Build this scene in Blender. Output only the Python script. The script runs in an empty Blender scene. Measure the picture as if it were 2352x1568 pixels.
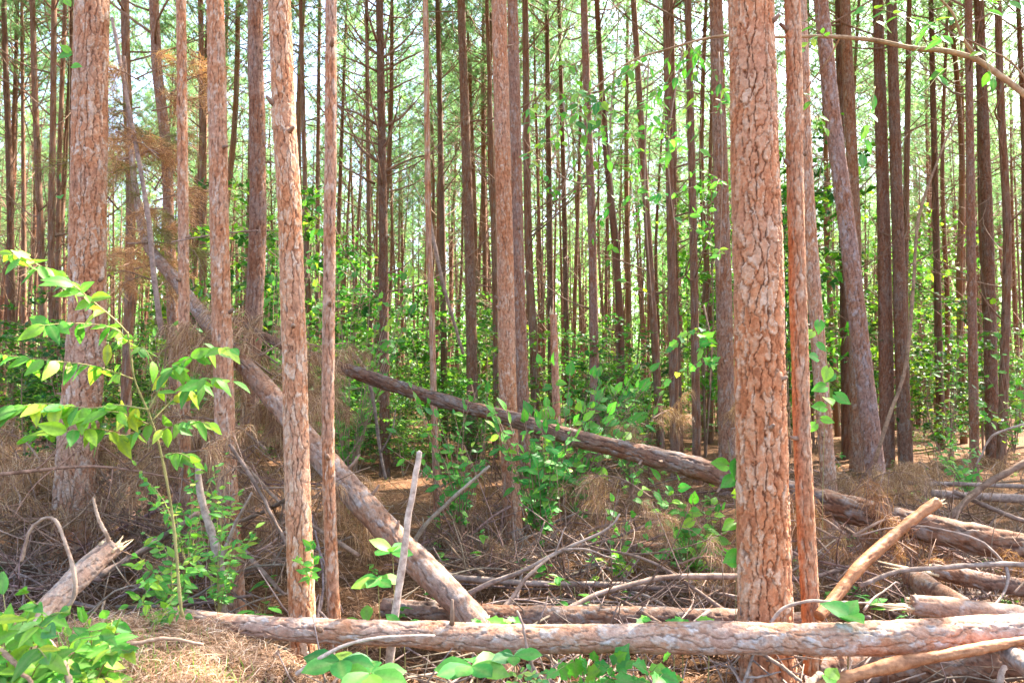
import bpy, math
import numpy as np
from mathutils import Matrix, Vector

# ------------------------------------------------------------------ camera, sky, sun, exposure
sc = bpy.context.scene
COL = sc.collection
F_PX, CX, CY, EYE = 1764.0, 1176.0, 784.0, 1.6        # photograph measured at 2352 x 1568
PITCH = math.atan(98 / 1764)
SP, CP = math.sin(PITCH), math.cos(PITCH)
cd = bpy.data.cameras.new('camera'); cam = bpy.data.objects.new('camera', cd); COL.objects.link(cam)
cam.location = (0, 0, EYE); cam.rotation_euler = (math.pi / 2 + PITCH, 0, 0)
cd.sensor_width = 36; cd.lens = 36 * F_PX / 2352; cd.clip_start = .05; cd.clip_end = 2000
cd.dof.use_dof = True; cd.dof.focus_distance = 5.2; cd.dof.aperture_fstop = 5.0
sc.camera = cam
SUN_AZ, SUN_EL = math.radians(52), math.radians(50)    # azimuth from +Y (view axis) towards +X
w = bpy.data.worlds.new('World'); sc.world = w; w.use_nodes = True
nt = w.node_tree; bg = nt.nodes['Background']
sky = nt.nodes.new('ShaderNodeTexSky'); sky.sky_type = 'NISHITA'; sky.sun_disc = False
sky.sun_elevation = SUN_EL; sky.sun_rotation = SUN_AZ; sky.air_density = 1.0; sky.dust_density = 2.5
nt.links.new(sky.outputs[0], bg.inputs[0]); bg.inputs[1].default_value = .112
sl = bpy.data.lights.new('sun', 'SUN'); sl.energy = 5.0; sl.angle = math.radians(.55); sl.color = (1, .93, .82)
sun = bpy.data.objects.new('sun', sl); COL.objects.link(sun)
sdir = Vector((math.sin(SUN_AZ) * math.cos(SUN_EL), math.cos(SUN_AZ) * math.cos(SUN_EL), math.sin(SUN_EL)))
sun.rotation_euler = sdir.to_track_quat('Z', 'Y').to_euler(); sun.location = (8, 6, 20)
vs = sc.view_settings; vs.view_transform = 'Standard'; vs.look = 'None'; vs.exposure = 3.22; vs.gamma = 1
vs.use_curve_mapping = False
cy = sc.cycles
cy.max_bounces = 7; cy.diffuse_bounces = 4; cy.glossy_bounces = 2; cy.transmission_bounces = 5
cy.caustics_reflective = False; cy.caustics_refractive = False; cy.use_denoising = True
cy.sample_clamp_indirect = 8

rng = np.random.default_rng(7)
R = lambda a, b: float(rng.uniform(a, b))

def P(px, py, Y):
    """world point seen at photograph pixel (px,py) at distance Y along the ground"""
    u = (px - CX) / F_PX; v = (CY - py) / F_PX
    t = Y / (CP - v * SP)
    return np.array([u * t, Y, EYE + (SP + v * CP) * t])

# ------------------------------------------------------------------ noise helpers
def hsh(a, b, s):
    x = np.sin(a * 127.1 + b * 311.7 + s * 74.7) * 43758.5453
    return x - np.floor(x)
def vnoise(x, y, s=0.):
    xi, yi = np.floor(x), np.floor(y); fx, fy = x - xi, y - yi
    fx = fx * fx * (3 - 2 * fx); fy = fy * fy * (3 - 2 * fy)
    return ((hsh(xi, yi, s) * (1 - fx) + hsh(xi + 1, yi, s) * fx) * (1 - fy)
            + (hsh(xi, yi + 1, s) * (1 - fx) + hsh(xi + 1, yi + 1, s) * fx) * fy)
def pnoise(u, v, nu, s=0.):
    """value noise periodic in u (u in cells, nu cells round)"""
    xi, yi = np.floor(u), np.floor(v); fx, fy = u - xi, v - yi
    fx = fx * fx * (3 - 2 * fx); fy = fy * fy * (3 - 2 * fy)
    a, b = np.mod(xi, nu), np.mod(xi + 1, nu)
    return ((hsh(a, yi, s) * (1 - fx) + hsh(b, yi, s) * fx) * (1 - fy)
            + (hsh(a, yi + 1, s) * (1 - fx) + hsh(b, yi + 1, s) * fx) * fy)
def voro(u, v, nu, s):
    """cells on a cylinder: F1, F2, id random, offset of the point from its cell in v"""
    iu, iv = np.floor(u), np.floor(v)
    z = np.zeros(u.shape); f1 = np.full(u.shape, 9.); f2 = np.full(u.shape, 9.); cid = z; p1u, p1v, p2u, p2v = z, z, z, z
    for du in (-1, 0, 1):
        for dv in (-1, 0, 1):
            cu, cv = iu + du, iv + dv; cm = np.mod(cu, nu)
            pu = cu + .5 + .8 * (hsh(cm, cv, s) - .5); pv = cv + .5 + .85 * (hsh(cm, cv, s + 3.3) - .5)
            d = (np.abs(u - pu) ** 2.6 + np.abs(v - pv) ** 2.6) ** (1 / 2.6)
            r = hsh(cm, cv, s + 7.1)
            near = d < f1; sec = (~near) & (d < f2)
            f2 = np.where(near, f1, np.where(sec, d, f2))
            p2u = np.where(near, p1u, np.where(sec, pu, p2u)); p2v = np.where(near, p1v, np.where(sec, pv, p2v))
            cid = np.where(near, r, cid); p1u = np.where(near, pu, p1u); p1v = np.where(near, pv, p1v)
            f1 = np.where(near, d, f1)
    a, b = np.abs(p2u - p1u), np.abs(p2v - p1v)
    return f1, f2, cid, v - p1v, a ** 2 / (a ** 2 + b ** 2 + 1e-9)      # last: 1 where the joint runs along the stem
sst = lambda x, a, b: (lambda t: t * t * (3 - 2 * t))(np.clip((x - a) / (b - a), 0, 1))
sig = lambda x: 1 / (1 + np.exp(-np.clip(x, -40, 40)))

def gz(x, y):
    x = np.asarray(x, float); y = np.asarray(y, float)
    far = sst(y, 3, 9)
    z = (vnoise(x * .5 + 9, y * .5, 1) - .5) * .14 * far + (vnoise(x * 1.7, y * 1.7, 2) - .5) * .07 + (vnoise(x * 6, y * 6, 3) - .5) * .03
    m = .50 * sig((-.98 - x) / .10) * sig((3.85 - y) / .12) * sig((y - .6) / .2)
    return z + m * (1 + .22 * (vnoise(x * 2.5, y * 2.5, 5) - .5) + .12 * (vnoise(x * 8, y * 8, 6) - .5))

# ------------------------------------------------------------------ mesh building
def make_mesh(name, V, Q=None, T=None, mat=None, col=None, smooth=True):
    V = np.asarray(V, np.float32)
    me = bpy.data.meshes.new(name)
    me.vertices.add(len(V)); me.vertices.foreach_set('co', V.ravel())
    idx, st, n0 = [], [], 0
    if Q is not None and len(Q):
        Q = np.asarray(Q, np.int32); idx.append(Q.ravel()); st.append(np.arange(len(Q)) * 4); n0 = len(Q) * 4
    if T is not None and len(T):
        T = np.asarray(T, np.int32); idx.append(T.ravel()); st.append(n0 + np.arange(len(T)) * 3)
    idx = np.concatenate(idx).astype(np.int32); st = np.concatenate(st).astype(np.int32)
    me.loops.add(len(idx)); me.loops.foreach_set('vertex_index', idx)
    me.polygons.add(len(st)); me.polygons.foreach_set('loop_start', st)
    me.polygons.foreach_set('use_smooth', np.full(len(st), smooth))
    me.update(calc_edges=True)
    if col is not None:
        c = np.ones((len(V), 4), np.float32); c[:, :3] = col
        at = me.attributes.new('tone', 'FLOAT_COLOR', 'POINT'); at.data.foreach_set('color', c.ravel())
    if mat: me.materials.append(mat)
    return me

class MB:
    def __init__(s): s.V, s.Q, s.T, s.C, s.n = [], [], [], [], 0
    def add(s, V, Q=None, T=None, C=(.5, 1, .5)):
        V = np.asarray(V, float)
        s.V.append(V)
        if Q is not None and len(Q): s.Q.append(np.asarray(Q) + s.n)
        if T is not None and len(T): s.T.append(np.asarray(T) + s.n)
        s.C.append(np.broadcast_to(np.asarray(C, float), (len(V), 3))); s.n += len(V)
    def mesh(s, name, mat, smooth=True):
        return make_mesh(name, np.concatenate(s.V), np.concatenate(s.Q) if s.Q else None,
                         np.concatenate(s.T) if s.T else None, mat, np.concatenate(s.C), smooth)

def link(name, me, parent=None, loc=None, color=None, kind=None):
    o = bpy.data.objects.new(name, me); COL.objects.link(o)
    if parent is not None: o.parent = parent
    if loc is not None: o.location = loc
    if color is not None: o.color = (*color, 1)
    if kind: o['kind'] = kind
    return o
def tag(o, label, cat, group=None):
    o['label'] = label; o['category'] = cat
    if group: o['group'] = group
    return o
def thing(name, label, cat, loc=(0, 0, 0), group=None, rz=0.):
    o = bpy.data.objects.new(name, None); COL.objects.link(o)
    o.location = [float(q) for q in loc]; o.rotation_euler = (0, 0, rz); o.empty_display_size = .1
    return tag(o, label, cat, group)
def copy_tree(o, parent=None):
    c = o.copy(); COL.objects.link(c); c.parent = parent
    for ch in o.children: copy_tree(ch, c)
    return c

# ------------------------------------------------------------------ materials
def nmat(name):
    m = bpy.data.materials.new(name); m.use_nodes = True; t = m.node_tree
    return m, t, t.nodes, t.links, t.nodes['Principled BSDF']
def ramp(N, stops):
    r = N.new('ShaderNodeValToRGB'); e = r.color_ramp.elements
    while len(e) < len(stops): e.new(.5)
    for k, (p, c) in zip(e, stops): k.position = p; k.color = (*c, 1)
    return r
def mixc(N, L, mode, fac, a, b):
    x = N.new('ShaderNodeMix'); x.data_type = 'RGBA'; x.blend_type = mode
    for s, v in ((0, fac), (6, a), (7, b)):
        if hasattr(v, 'links'): L.new(v, x.inputs[s])
        elif s == 0: x.inputs[0].default_value = v
        else: x.inputs[s].default_value = (*v, 1)
    return x.outputs[2]
def noise(N, L, scale, vec, detail=3, rough=.6):
    n = N.new('ShaderNodeTexNoise'); n.inputs['Scale'].default_value = scale
    n.inputs['Detail'].default_value = detail; n.inputs['Roughness'].default_value = rough
    L.new(vec, n.inputs['Vector']); return n.outputs[0]
def objvec(N, L):
    tc = N.new('ShaderNodeTexCoord'); oi = N.new('ShaderNodeObjectInfo')
    va = N.new('ShaderNodeVectorMath'); va.operation = 'ADD'
    k = N.new('ShaderNodeMath'); k.operation = 'MULTIPLY'; k.inputs[1].default_value = 37.; L.new(oi.outputs['Random'], k.inputs[0])
    L.new(tc.outputs['Object'], va.inputs[0]); L.new(k.outputs[0], va.inputs[1])
    return va.outputs[0], oi

def bark_material():
    m, t, N, L, b = nmat('pine_bark')
    vec, oi = objvec(N, L)
    at = N.new('ShaderNodeAttribute'); at.attribute_name = 'tone'
    sep = N.new('ShaderNodeSeparateColor'); L.new(at.outputs[0], sep.inputs[0])
    rp = ramp(N, [(0, (.30, .122, .055)), (.3, (.43, .195, .098)), (.55, (.46, .25, .145)), (.76, (.47, .32, .225)), (1, (.54, .44, .37))])
    L.new(sep.outputs[0], rp.inputs[0])
    big = noise(N, L, 2.2, vec, 3)
    gr = ramp(N, [(.42, (0, 0, 0)), (.66, (1, 1, 1))]); L.new(big, gr.inputs[0])
    gm = N.new('ShaderNodeMath'); gm.operation = 'MULTIPLY'; gm.inputs[1].default_value = .45; L.new(gr.outputs[0], gm.inputs[0])
    c = mixc(N, L, 'MIX', gm.outputs[0], rp.outputs[0], (.42, .325, .27))
    inv = N.new('ShaderNodeMath'); inv.operation = 'MULTIPLY_ADD'; inv.inputs[1].default_value = -.78; inv.inputs[2].default_value = .78
    L.new(sep.outputs[1], inv.inputs[0])
    c = mixc(N, L, 'MIX', inv.outputs[0], c, (.095, .045, .03))
    fine = ramp(N, [(.3, (.62, .58, .55)), (.7, (1.2, 1.18, 1.15))]); L.new(noise(N, L, 38, vec, 5, .7), fine.inputs[0])
    c = mixc(N, L, 'MULTIPLY', 1., c, fine.outputs[0])
    c = mixc(N, L, 'MULTIPLY', 1., c, oi.outputs['Color'])
    L.new(c, b.inputs['Base Color']); b.inputs['Roughness'].default_value = .88; b.inputs['Specular IOR Level'].default_value = .25
    bp = N.new('ShaderNodeBump'); bp.inputs['Strength'].default_value = .6; bp.inputs['Distance'].default_value = .006
    mp = N.new('ShaderNodeVectorMath'); mp.operation = 'MULTIPLY'; mp.inputs[1].default_value = (1, 1, .55); L.new(vec, mp.inputs[0])
    vo = N.new('ShaderNodeTexVoronoi'); vo.inputs['Scale'].default_value = 62; L.new(mp.outputs[0], vo.inputs['Vector'])
    vg = N.new('ShaderNodeSeparateColor'); L.new(vo.outputs['Color'], vg.inputs[0])
    hm = N.new('ShaderNodeMath'); hm.operation = 'MULTIPLY_ADD'; hm.inputs[1].default_value = .5; L.new(vg.outputs[0], hm.inputs[0]); L.new(noise(N, L, 85, vec, 4, .7), hm.inputs[2])
    L.new(hm.outputs[0], bp.inputs['Height']); L.new(bp.outputs[0], b.inputs['Normal'])
    return m
def wood_material(name, lo, hi, scale=30, rough=.85):
    m, t, N, L, b = nmat(name)
    vec, oi = objvec(N, L)
    rp = ramp(N, [(.3, lo), (.7, hi)]); L.new(noise(N, L, scale, vec, 5, .7), rp.inputs[0])
    r2 = ramp(N, [(.32, (.55, .5, .47)), (.5, (1, 1, 1)), (.72, (1.22, 1.2, 1.18))]); L.new(noise(N, L, 7, vec, 4, .7), r2.inputs[0])
    c = mixc(N, L, 'MULTIPLY', 1., rp.outputs[0], r2.outputs[0])
    c = mixc(N, L, 'MULTIPLY', 1., c, oi.outputs['Color'])
    L.new(c, b.inputs['Base Color']); b.inputs['Roughness'].default_value = rough; b.inputs['Specular IOR Level'].default_value = .25
    bp = N.new('ShaderNodeBump'); bp.inputs['Strength'].default_value = .5; bp.inputs['Distance'].default_value = .004
    L.new(noise(N, L, scale * 3, vec, 3), bp.inputs['Height']); L.new(bp.outputs[0], b.inputs['Normal'])
    return m
def leaf_material(name, stops, trans=.5, rough=.42, spec=.4, veins=False, tt=(1.2, 1.35, .6)):
    """stops: colours picked by a random number per leaf (tone.r for joined foliage, object random for single leaves)"""
    m, t, N, L, b = nmat(name)
    oi = N.new('ShaderNodeObjectInfo'); at = N.new('ShaderNodeAttribute'); at.attribute_name = 'tone'
    sep = N.new('ShaderNodeSeparateColor'); L.new(at.outputs[0], sep.inputs[0])
    ad = N.new('ShaderNodeMath'); ad.operation = 'ADD'; L.new(oi.outputs['Random'], ad.inputs[0]); L.new(sep.outputs[0], ad.inputs[1])
    fr = N.new('ShaderNodeMath'); fr.operation = 'FRACT'; L.new(ad.outputs[0], fr.inputs[0])
    rp = ramp(N, stops); L.new(fr.outputs[0], rp.inputs[0])
    c = mixc(N, L, 'MULTIPLY', 1., rp.outputs[0], oi.outputs['Color'])
    if veins:
        c = mixc(N, L, 'MIX', sep.outputs[2], c, (.20, .30, .09))
        tc = N.new('ShaderNodeTexCoord'); rr = ramp(N, [(.3, (.8, .82, .75)), (.7, (1.12, 1.1, 1.1))])
        L.new(noise(N, L, 9, tc.outputs['Object'], 4), rr.inputs[0]); c = mixc(N, L, 'MULTIPLY', 1., c, rr.outputs[0])
    L.new(c, b.inputs['Base Color']); b.inputs['Roughness'].default_value = rough; b.inputs['Specular IOR Level'].default_value = spec
    tr = N.new('ShaderNodeBsdfTranslucent'); tcx = mixc(N, L, 'MULTIPLY', 1., c, tt); L.new(tcx, tr.inputs[0])
    mx = N.new('ShaderNodeMixShader'); mx.inputs[0].default_value = trans
    L.new(b.outputs[0], mx.inputs[1]); L.new(tr.outputs[0], mx.inputs[2])
    L.new(mx.outputs[0], N['Material Output'].inputs[0])
    return m
def ground_material():
    m, t, N, L, b = nmat('needle_litter_ground')
    tc = N.new('ShaderNodeTexCoord'); vec = tc.outputs['Object']
    rp = ramp(N, [(.3, (.055, .026, .014)), (.5, (.13, .064, .032)), (.7, (.24, .135, .07))])
    L.new(noise(N, L, 22, vec, 6, .75), rp.inputs[0])
    r2 = ramp(N, [(.35, (.75, .72, .7)), (.65, (1.15, 1.12, 1.05))]); L.new(noise(N, L, 1.3, vec, 4), r2.inputs[0])
    c = mixc(N, L, 'MULTIPLY', 1., rp.outputs[0], r2.outputs[0])
    L.new(c, b.inputs['Base Color']); b.inputs['Roughness'].default_value = .95; b.inputs['Specular IOR Level'].default_value = .1
    bp = N.new('ShaderNodeBump'); bp.inputs['Strength'].default_value = .8; bp.inputs['Distance'].default_value = .03
    L.new(noise(N, L, 60, vec, 5, .8), bp.inputs['Height']); L.new(bp.outputs[0], b.inputs['Normal'])
    return m
BARK = bark_material()
GROUND = ground_material()
STICK = wood_material('weathered_stick', (.13, .092, .072), (.34, .27, .225), 26)
TWIG = wood_material('dead_twig', (.20, .12, .08), (.34, .22, .15), 26)
RAW = wood_material('broken_wood', (.45, .30, .16), (.72, .56, .36), 40)
GSTEM = wood_material('green_stem', (.22, .20, .07), (.36, .30, .12), 40)
LEAF = leaf_material('broad_leaf', [(0, (.045, .19, .045)), (.35, (.075, .27, .055)), (.62, (.11, .33, .06)), (.84, (.18, .39, .06)), (1, (.30, .43, .06))], .42, .5, .3, True)
SHRUB = leaf_material('shrub_foliage', [(0, (.02, .085, .018)), (.4, (.05, .17, .028)), (.75, (.11, .28, .04)), (1, (.26, .41, .055))], .45, .45, .35)
NEEDLE = leaf_material('green_needles', [(0, (.10, .22, .085)), (.5, (.17, .32, .13)), (1, (.30, .42, .19))], .5, .5, .3, False, (1.15, 1.3, 1.0))
BROWN = leaf_material('brown_needles', [(0, (.17, .078, .04)), (.4, (.33, .175, .095)), (.75, (.47, .285, .165)), (1, (.62, .43, .28))], .22, .6, .2)
STRAW = leaf_material('pine_straw', [(0, (.18, .10, .06)), (.4, (.34, .205, .125)), (.75, (.46, .31, .205)), (1, (.58, .46, .36))], .15, .7, .15)
GRASS = leaf_material('grass_blade', [(0, (.10, .24, .04)), (1, (.24, .38, .07))], .45, .5, .3)

# ------------------------------------------------------------------ tubes
def unit(a): return a / (np.linalg.norm(a, axis=-1, keepdims=True) + 1e-12)
def spline(pts, n, t=None):
    """Catmull-Rom through pts, n samples even in arc length (or at fractions t)"""
    p = np.asarray(pts, float)
    if len(p) == 2: dense = p[0] + (p[1] - p[0]) * np.linspace(0, 1, 40)[:, None]
    else:
        q = np.vstack([2 * p[0] - p[1], p, 2 * p[-1] - p[-2]]); seg = []
        s = np.linspace(0, 1, 24, endpoint=False)[:, None]
        for i in range(1, len(q) - 2):
            a, b, c, d = q[i - 1], q[i], q[i + 1], q[i + 2]
            seg.append(.5 * (2 * b + (c - a) * s + (2 * a - 5 * b + 4 * c - d) * s ** 2 + (3 * b - a - 3 * c + d) * s ** 3))
        dense = np.vstack(seg + [p[-1:]])
    L = np.concatenate([[0], np.cumsum(np.linalg.norm(np.diff(dense, axis=0), axis=1))])
    tt = (np.linspace(0, 1, n) if t is None else t) * L[-1]
    return np.stack([np.interp(tt, L, dense[:, k]) for k in range(dense.shape[1])], 1), tt
def frames(C):
    T = unit(np.gradient(C, axis=0))
    mean = unit(C[-1] - C[0])
    ref = np.array([0, 1., 0]) if abs(mean[1]) < .8 else np.array([0, 0, 1.])
    A = unit(ref - (T @ ref)[:, None] * T); B = np.cross(T, A)
    return T, A, B
def ring_faces(rows, n):
    i = np.arange(rows - 1)[:, None] * n; j = np.arange(n)[None]; k = (j + 1) % n
    return np.stack([i + j, i + k, i + n + k, i + n + j], -1).reshape(-1, 4)
def tube(C, rad, n=6):
    C = np.asarray(C, float); rad = np.broadcast_to(np.asarray(rad, float), (len(C),))
    T, A, B = frames(C); th = np.arange(n) * 2 * math.pi / n
    V = C[:, None] + rad[:, None, None] * (np.cos(th)[None, :, None] * A[:, None] + np.sin(th)[None, :, None] * B[:, None])
    V = np.concatenate([V.reshape(-1, 3), C[-1:] + T[-1:] * rad[-1] * .6, C[:1] - T[:1] * rad[0] * .3])
    Q = ring_faces(len(C), n); m = (len(C) - 1) * n; a = len(C) * n; j = np.arange(n); k = (j + 1) % n
    Tt = np.concatenate([np.stack([m + j, m + k, np.full(n, a)], 1), np.stack([k, j, np.full(n, a + 1)], 1)])
    return V, Q, Tt
def bark_tube(C, arc, rad, n, cw=.05, ch=.10, depth=.012, seed=0, flat=1.):
    """round trunk or log whose bark plates are real relief; tone = (plate shade, furrow, layer)"""
    rows = len(C); T, A, B = frames(C); t0 = np.arange(n) * 2 * math.pi / n
    th = t0 + .45 * np.sin(t0)                                    # finer on the side that faces the path
    Rm = float(np.mean(rad)); nu = max(5, round(2 * math.pi * Rm / cw))
    u = (th / (2 * math.pi) * nu)[None, :] + np.zeros((rows, 1)); v = (arc / ch)[:, None] + np.zeros((1, n)) + seed * 13.7
    uw = u + .8 * (pnoise(u * 1, v * .37, nu, seed + 12) - .5) + .5 * (pnoise(u * 1, v * 1.1, nu, seed + 1) - .5) + .34 * (pnoise(u * 3, v * 4, nu * 3, seed + 2) - .5) + .16 * (pnoise(u * 7, v * 10, nu * 7, seed + 3) - .5)
    vw = v + .6 * (pnoise(u * 1, v * .9, nu, seed + 4) - .5) + .3 * (pnoise(u * 3, v * 4, nu * 3, seed + 5) - .5) + .14 * (pnoise(u * 8, v * 8, nu * 8, seed + 6) - .5)
    f1, f2, cid, dv, al = voro(uw, vw, nu, seed)
    plate = sst(f2 - f1, .01, .06 + .13 * al); plate = 1 - (1 - plate) * (.38 + .62 * al)
    n2 = nu * 2
    g1, g2, c2, dv2, _ = voro(uw * 2 + .3, vw * 2.6, n2, seed + 20)
    n3 = nu * 4
    k1, k2, c3, dv3, _ = voro(uw * 4 + .1, vw * 4.2, n3, seed + 40)
    h = plate * (.56 + .20 * cid + .28 * c2 + .16 * c3 - .10 * dv + .06 * (pnoise(u * 9, v * 9, nu * 9, seed + 8) - .5)) - .10 * (1 - sst(g2 - g1, 0, .12)) * (c2 > .35)
    lump = (pnoise(u * 2 / nu * 3, v * .22, 6, seed + 9) - .5) + .4 * (pnoise(u / nu * 12, v * .5, 12, seed + 11) - .5)
    d = depth * (h - .6) + Rm * .07 * lump
    rr = np.asarray(rad)[:, None] + d
    V = C[:, None] + rr[..., None] * (np.cos(th)[None, :, None] * A[:, None] + np.sin(th)[None, :, None] * B[:, None])
    shade = np.clip(.36 * cid + .36 * c2 + .28 * c3 + .16 * (pnoise(u * 6, v * 6, nu * 6, seed + 6) - .5), 0, 1)
    shade = np.clip((shade - .5) * 1.5 * flat + .5 + .12 * (1 - flat), 0, 1)
    col = np.stack([shade, 1 - (1 - plate) * (.35 + .65 * flat), c2], -1).reshape(-1, 3)
    V = np.concatenate([V.reshape(-1, 3), C[-1:], C[:1]])
    col = np.concatenate([col, [[.5, .5, .5]] * 2])
    Q = ring_faces(rows, n); m = (rows - 1) * n; a = rows * n; j = np.arange(n); k = (j + 1) % n
    Tt = np.concatenate([np.stack([m + j, m + k, np.full(n, a)], 1), np.stack([k, j, np.full(n, a + 1)], 1)])
    return V, Q, Tt, col
def mesh_tube(name, pts, r0, r1, n=6, rows=14, mat=None, base=(0, 0, 0), wob=0.):
    C, _ = spline(pts, rows)
    if wob: C = C + np.cumsum(rng.normal(0, wob, C.shape), 0) * np.linspace(0, 1, rows)[:, None]
    V, Q, T = tube(C - np.asarray(base), np.linspace(r0, r1, rows) * rng.uniform(.86, 1.14, rows), n)
    return make_mesh(name, V, Q, T, mat or STICK)

# ------------------------------------------------------------------ ground
def build_ground():
    xs = np.unique(np.concatenate([np.linspace(-400, -40, 10), np.linspace(-40, -8, 33), np.linspace(-8, -3, 26), np.linspace(-3, 4, 118), np.linspace(4, 9, 26), np.linspace(9, 40, 32), np.linspace(40, 400, 10)]))
    ys = np.unique(np.concatenate([np.linspace(-200, -2, 8), np.linspace(-2, 1.5, 18), np.linspace(1.5, 8, 110), np.linspace(8, 20, 61), np.linspace(20, 80, 61), np.linspace(80, 500, 10)]))
    X, Y = np.meshgrid(xs, ys); Z = gz(X, Y)
    i = np.arange(len(ys) - 1)[:, None] * len(xs) + np.arange(len(xs) - 1)[None]
    Q = np.stack([i, i + 1, i + 1 + len(xs), i + len(xs)], -1).reshape(-1, 4)
    o = link('ground', make_mesh('ground', np.stack([X, Y, Z], -1).reshape(-1, 3), Q, None, GROUND))
    o['kind'] = 'structure'; o['label'] = 'forest floor covered with brown pine litter'
build_ground()

def straw_mesh(name, x, y, ln, lift, wd, mat, steep=.18):
    n = len(x); a = rng.uniform(0, 2 * math.pi, n)
    z = gz(x, y) + np.abs(rng.normal(0, lift, n)) + .004
    d = np.stack([np.cos(a), np.sin(a), rng.normal(0, steep, n)], 1); d = unit(d)
    s = np.stack([-np.sin(a), np.cos(a), rng.normal(0, .5, n)], 1); s = unit(s)
    p = np.stack([x, y, z], 1); h = ln[:, None] * d
    bend = np.stack([rng.normal(0, .02, n), rng.normal(0, .02, n), rng.uniform(0, .025, n)], 1)
    V = np.stack([p - h * .5, p + s * wd + bend, p + h * .5, p - s * wd + bend], 1).reshape(-1, 3)
    Q = np.arange(n * 4).reshape(-1, 4)
    col = np.repeat(np.stack([rng.uniform(0, 1, n)] * 3, 1), 4, 0)
    return make_mesh(name, V, Q, None, mat, col, False)
def straw():
    n = 80000; y = 2.6 + 13 * rng.uniform(0, 1, n) ** 1.6; x = rng.uniform(-.8, .8, n) * y
    o = link('pine_straw', straw_mesh('pine_straw', x, y, rng.uniform(.08, .22, n), .022, .0017, STRAW, .3), kind='stuff', color=(.9, .76, .66))
    tag(o, 'fallen brown pine needles strewn over the forest floor', 'pine straw')
    n = 34000; y = rng.uniform(1.7, 4.1, n); x = rng.uniform(-3, -.55, n)
    k = gz(x, y) > .10; x, y = x[k], y[k]; n = len(x)
    o = link('pine_straw', straw_mesh('pine_straw', x, y, rng.uniform(.07, .2, n), .03, .0015, STRAW, .45), kind='stuff', color=(1.15, 1.12, 1.12))
    tag(o, 'matted heap of pale pine straw on the bank below the broken stub', 'pine straw')
straw()
def chips():
    n = 9000; y = 3.2 + 9 * rng.uniform(0, 1, n) ** 1.5; x = rng.uniform(-.75, .75, n) * y
    o = link('bark_chips', straw_mesh('bark_chips', x, y, rng.uniform(.02, .06, n), .012, .009, STRAW, .3), kind='stuff', color=(.7, .6, .55))
    tag(o, 'flakes of brown bark and leaf crumbs in the litter', 'litter')
chips()

# ------------------------------------------------------------------ pine crowns and dead branches
def needles(mb, p, d, n, ln, wd, spread=.8):
    """tufts: n needles round each point p along direction d"""
    m = len(p); k = m * n
    pp = np.repeat(p, n, 0); dd = unit(np.repeat(d, n, 0) + rng.normal(0, spread, (k, 3)))
    s = unit(np.cross(dd, rng.normal(0, 1, (k, 3)))) * wd
    l = ln * rng.uniform(.7, 1.15, (k, 1))
    V = np.stack([pp - s, pp + s, pp + dd * l - [[0, 0, .12]] * l], 1).reshape(-1, 3)
    c = np.repeat(np.repeat(rng.uniform(0, 1, (m, 1)), n, 0) * .7 + rng.uniform(0, .3, (k, 1)), 3, 0)
    mb.add(V, None, np.arange(k * 3).reshape(-1, 3), np.repeat(c, 3, 1))
def crown_meshes(seed, H=8.5):
    global rng
    rng = np.random.default_rng(seed); nb = MB(); bb = MB()
    for i in range(48):
        z = H * (i / 48) ** .9; L = (1 - z / H) ** .7 * R(1.5, 2.7) + .3; a = R(0, 6.28); up = R(.15, .7)
        d = np.array([math.cos(a), math.sin(a), up])
        C = np.array([[0, 0, z]]) + np.linspace(0, 1, 5)[:, None] * L * d + np.array([0, 0, .35 * L]) * (np.linspace(0, 1, 5) ** 2)[:, None]
        V, Q, T = tube(C, np.linspace(.022, .006, 5), 4); bb.add(V, Q, T)
        for q in range(int(4 + L * 4.8)):
            t = R(.35, 1.02); base = C[0] + (C[-1] - C[0]) * t
            off = rng.normal(0, .22, 3) * L * .55; tip = base + off
            V, Q, T = tube(np.stack([base, tip]), [.007, .004], 3); bb.add(V, Q, T)
            needles(nb, tip[None], unit(off + d * .4)[None], 26, .28, .006)
    needles(nb, np.stack([np.zeros(5), np.zeros(5), H + np.linspace(-.6, .1, 5)], 1), np.array([[0, 0, 1.]] * 5), 18, .23, .004)
    return nb.mesh('needles', NEEDLE, False), bb.mesh('crown_branches', TWIG)
CROWNS = [crown_meshes(100 + i) for i in range(4)]
rng = np.random.default_rng(21)
def dead_branch_mesh(i):
    mb = MB(); L = R(1., 2.1)
    C, _ = spline([[0, 0, 0], [L * .35, R(-.1, .1), L * R(.05, .25)], [L * .8, R(-.2, .2), L * R(.3, .7)], [L, R(-.25, .25), L * R(.5, 1.)]], 9)
    V, Q, T = tube(C, np.linspace(.016, .004, 9), 5); mb.add(V, Q, T)
    for k in range(4):
        q = int(R(3, 8)); e = C[q] + unit(C[q] - C[q - 1] + rng.normal(0, .55, 3)) * R(.2, .7)
        V, Q, T = tube(np.stack([C[q], (C[q] + e) / 2 + rng.normal(0, .02, 3), e]), [.006, .004, .002], 4); mb.add(V, Q, T)
    return mb.mesh('branch', TWIG)
DBR = [dead_branch_mesh(i) for i in range(8)]
def stub_mesh(i):
    V, Q, T = tube(np.array([[0, 0, 0], [.03, 0, .008], [R(.035, .06), 0, R(.01, .02)]]), [.015, .012, .008], 6)
    return make_mesh('branch_stub', V, Q, T, TWIG)
STUB = [stub_mesh(i) for i in range(3)]

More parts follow.
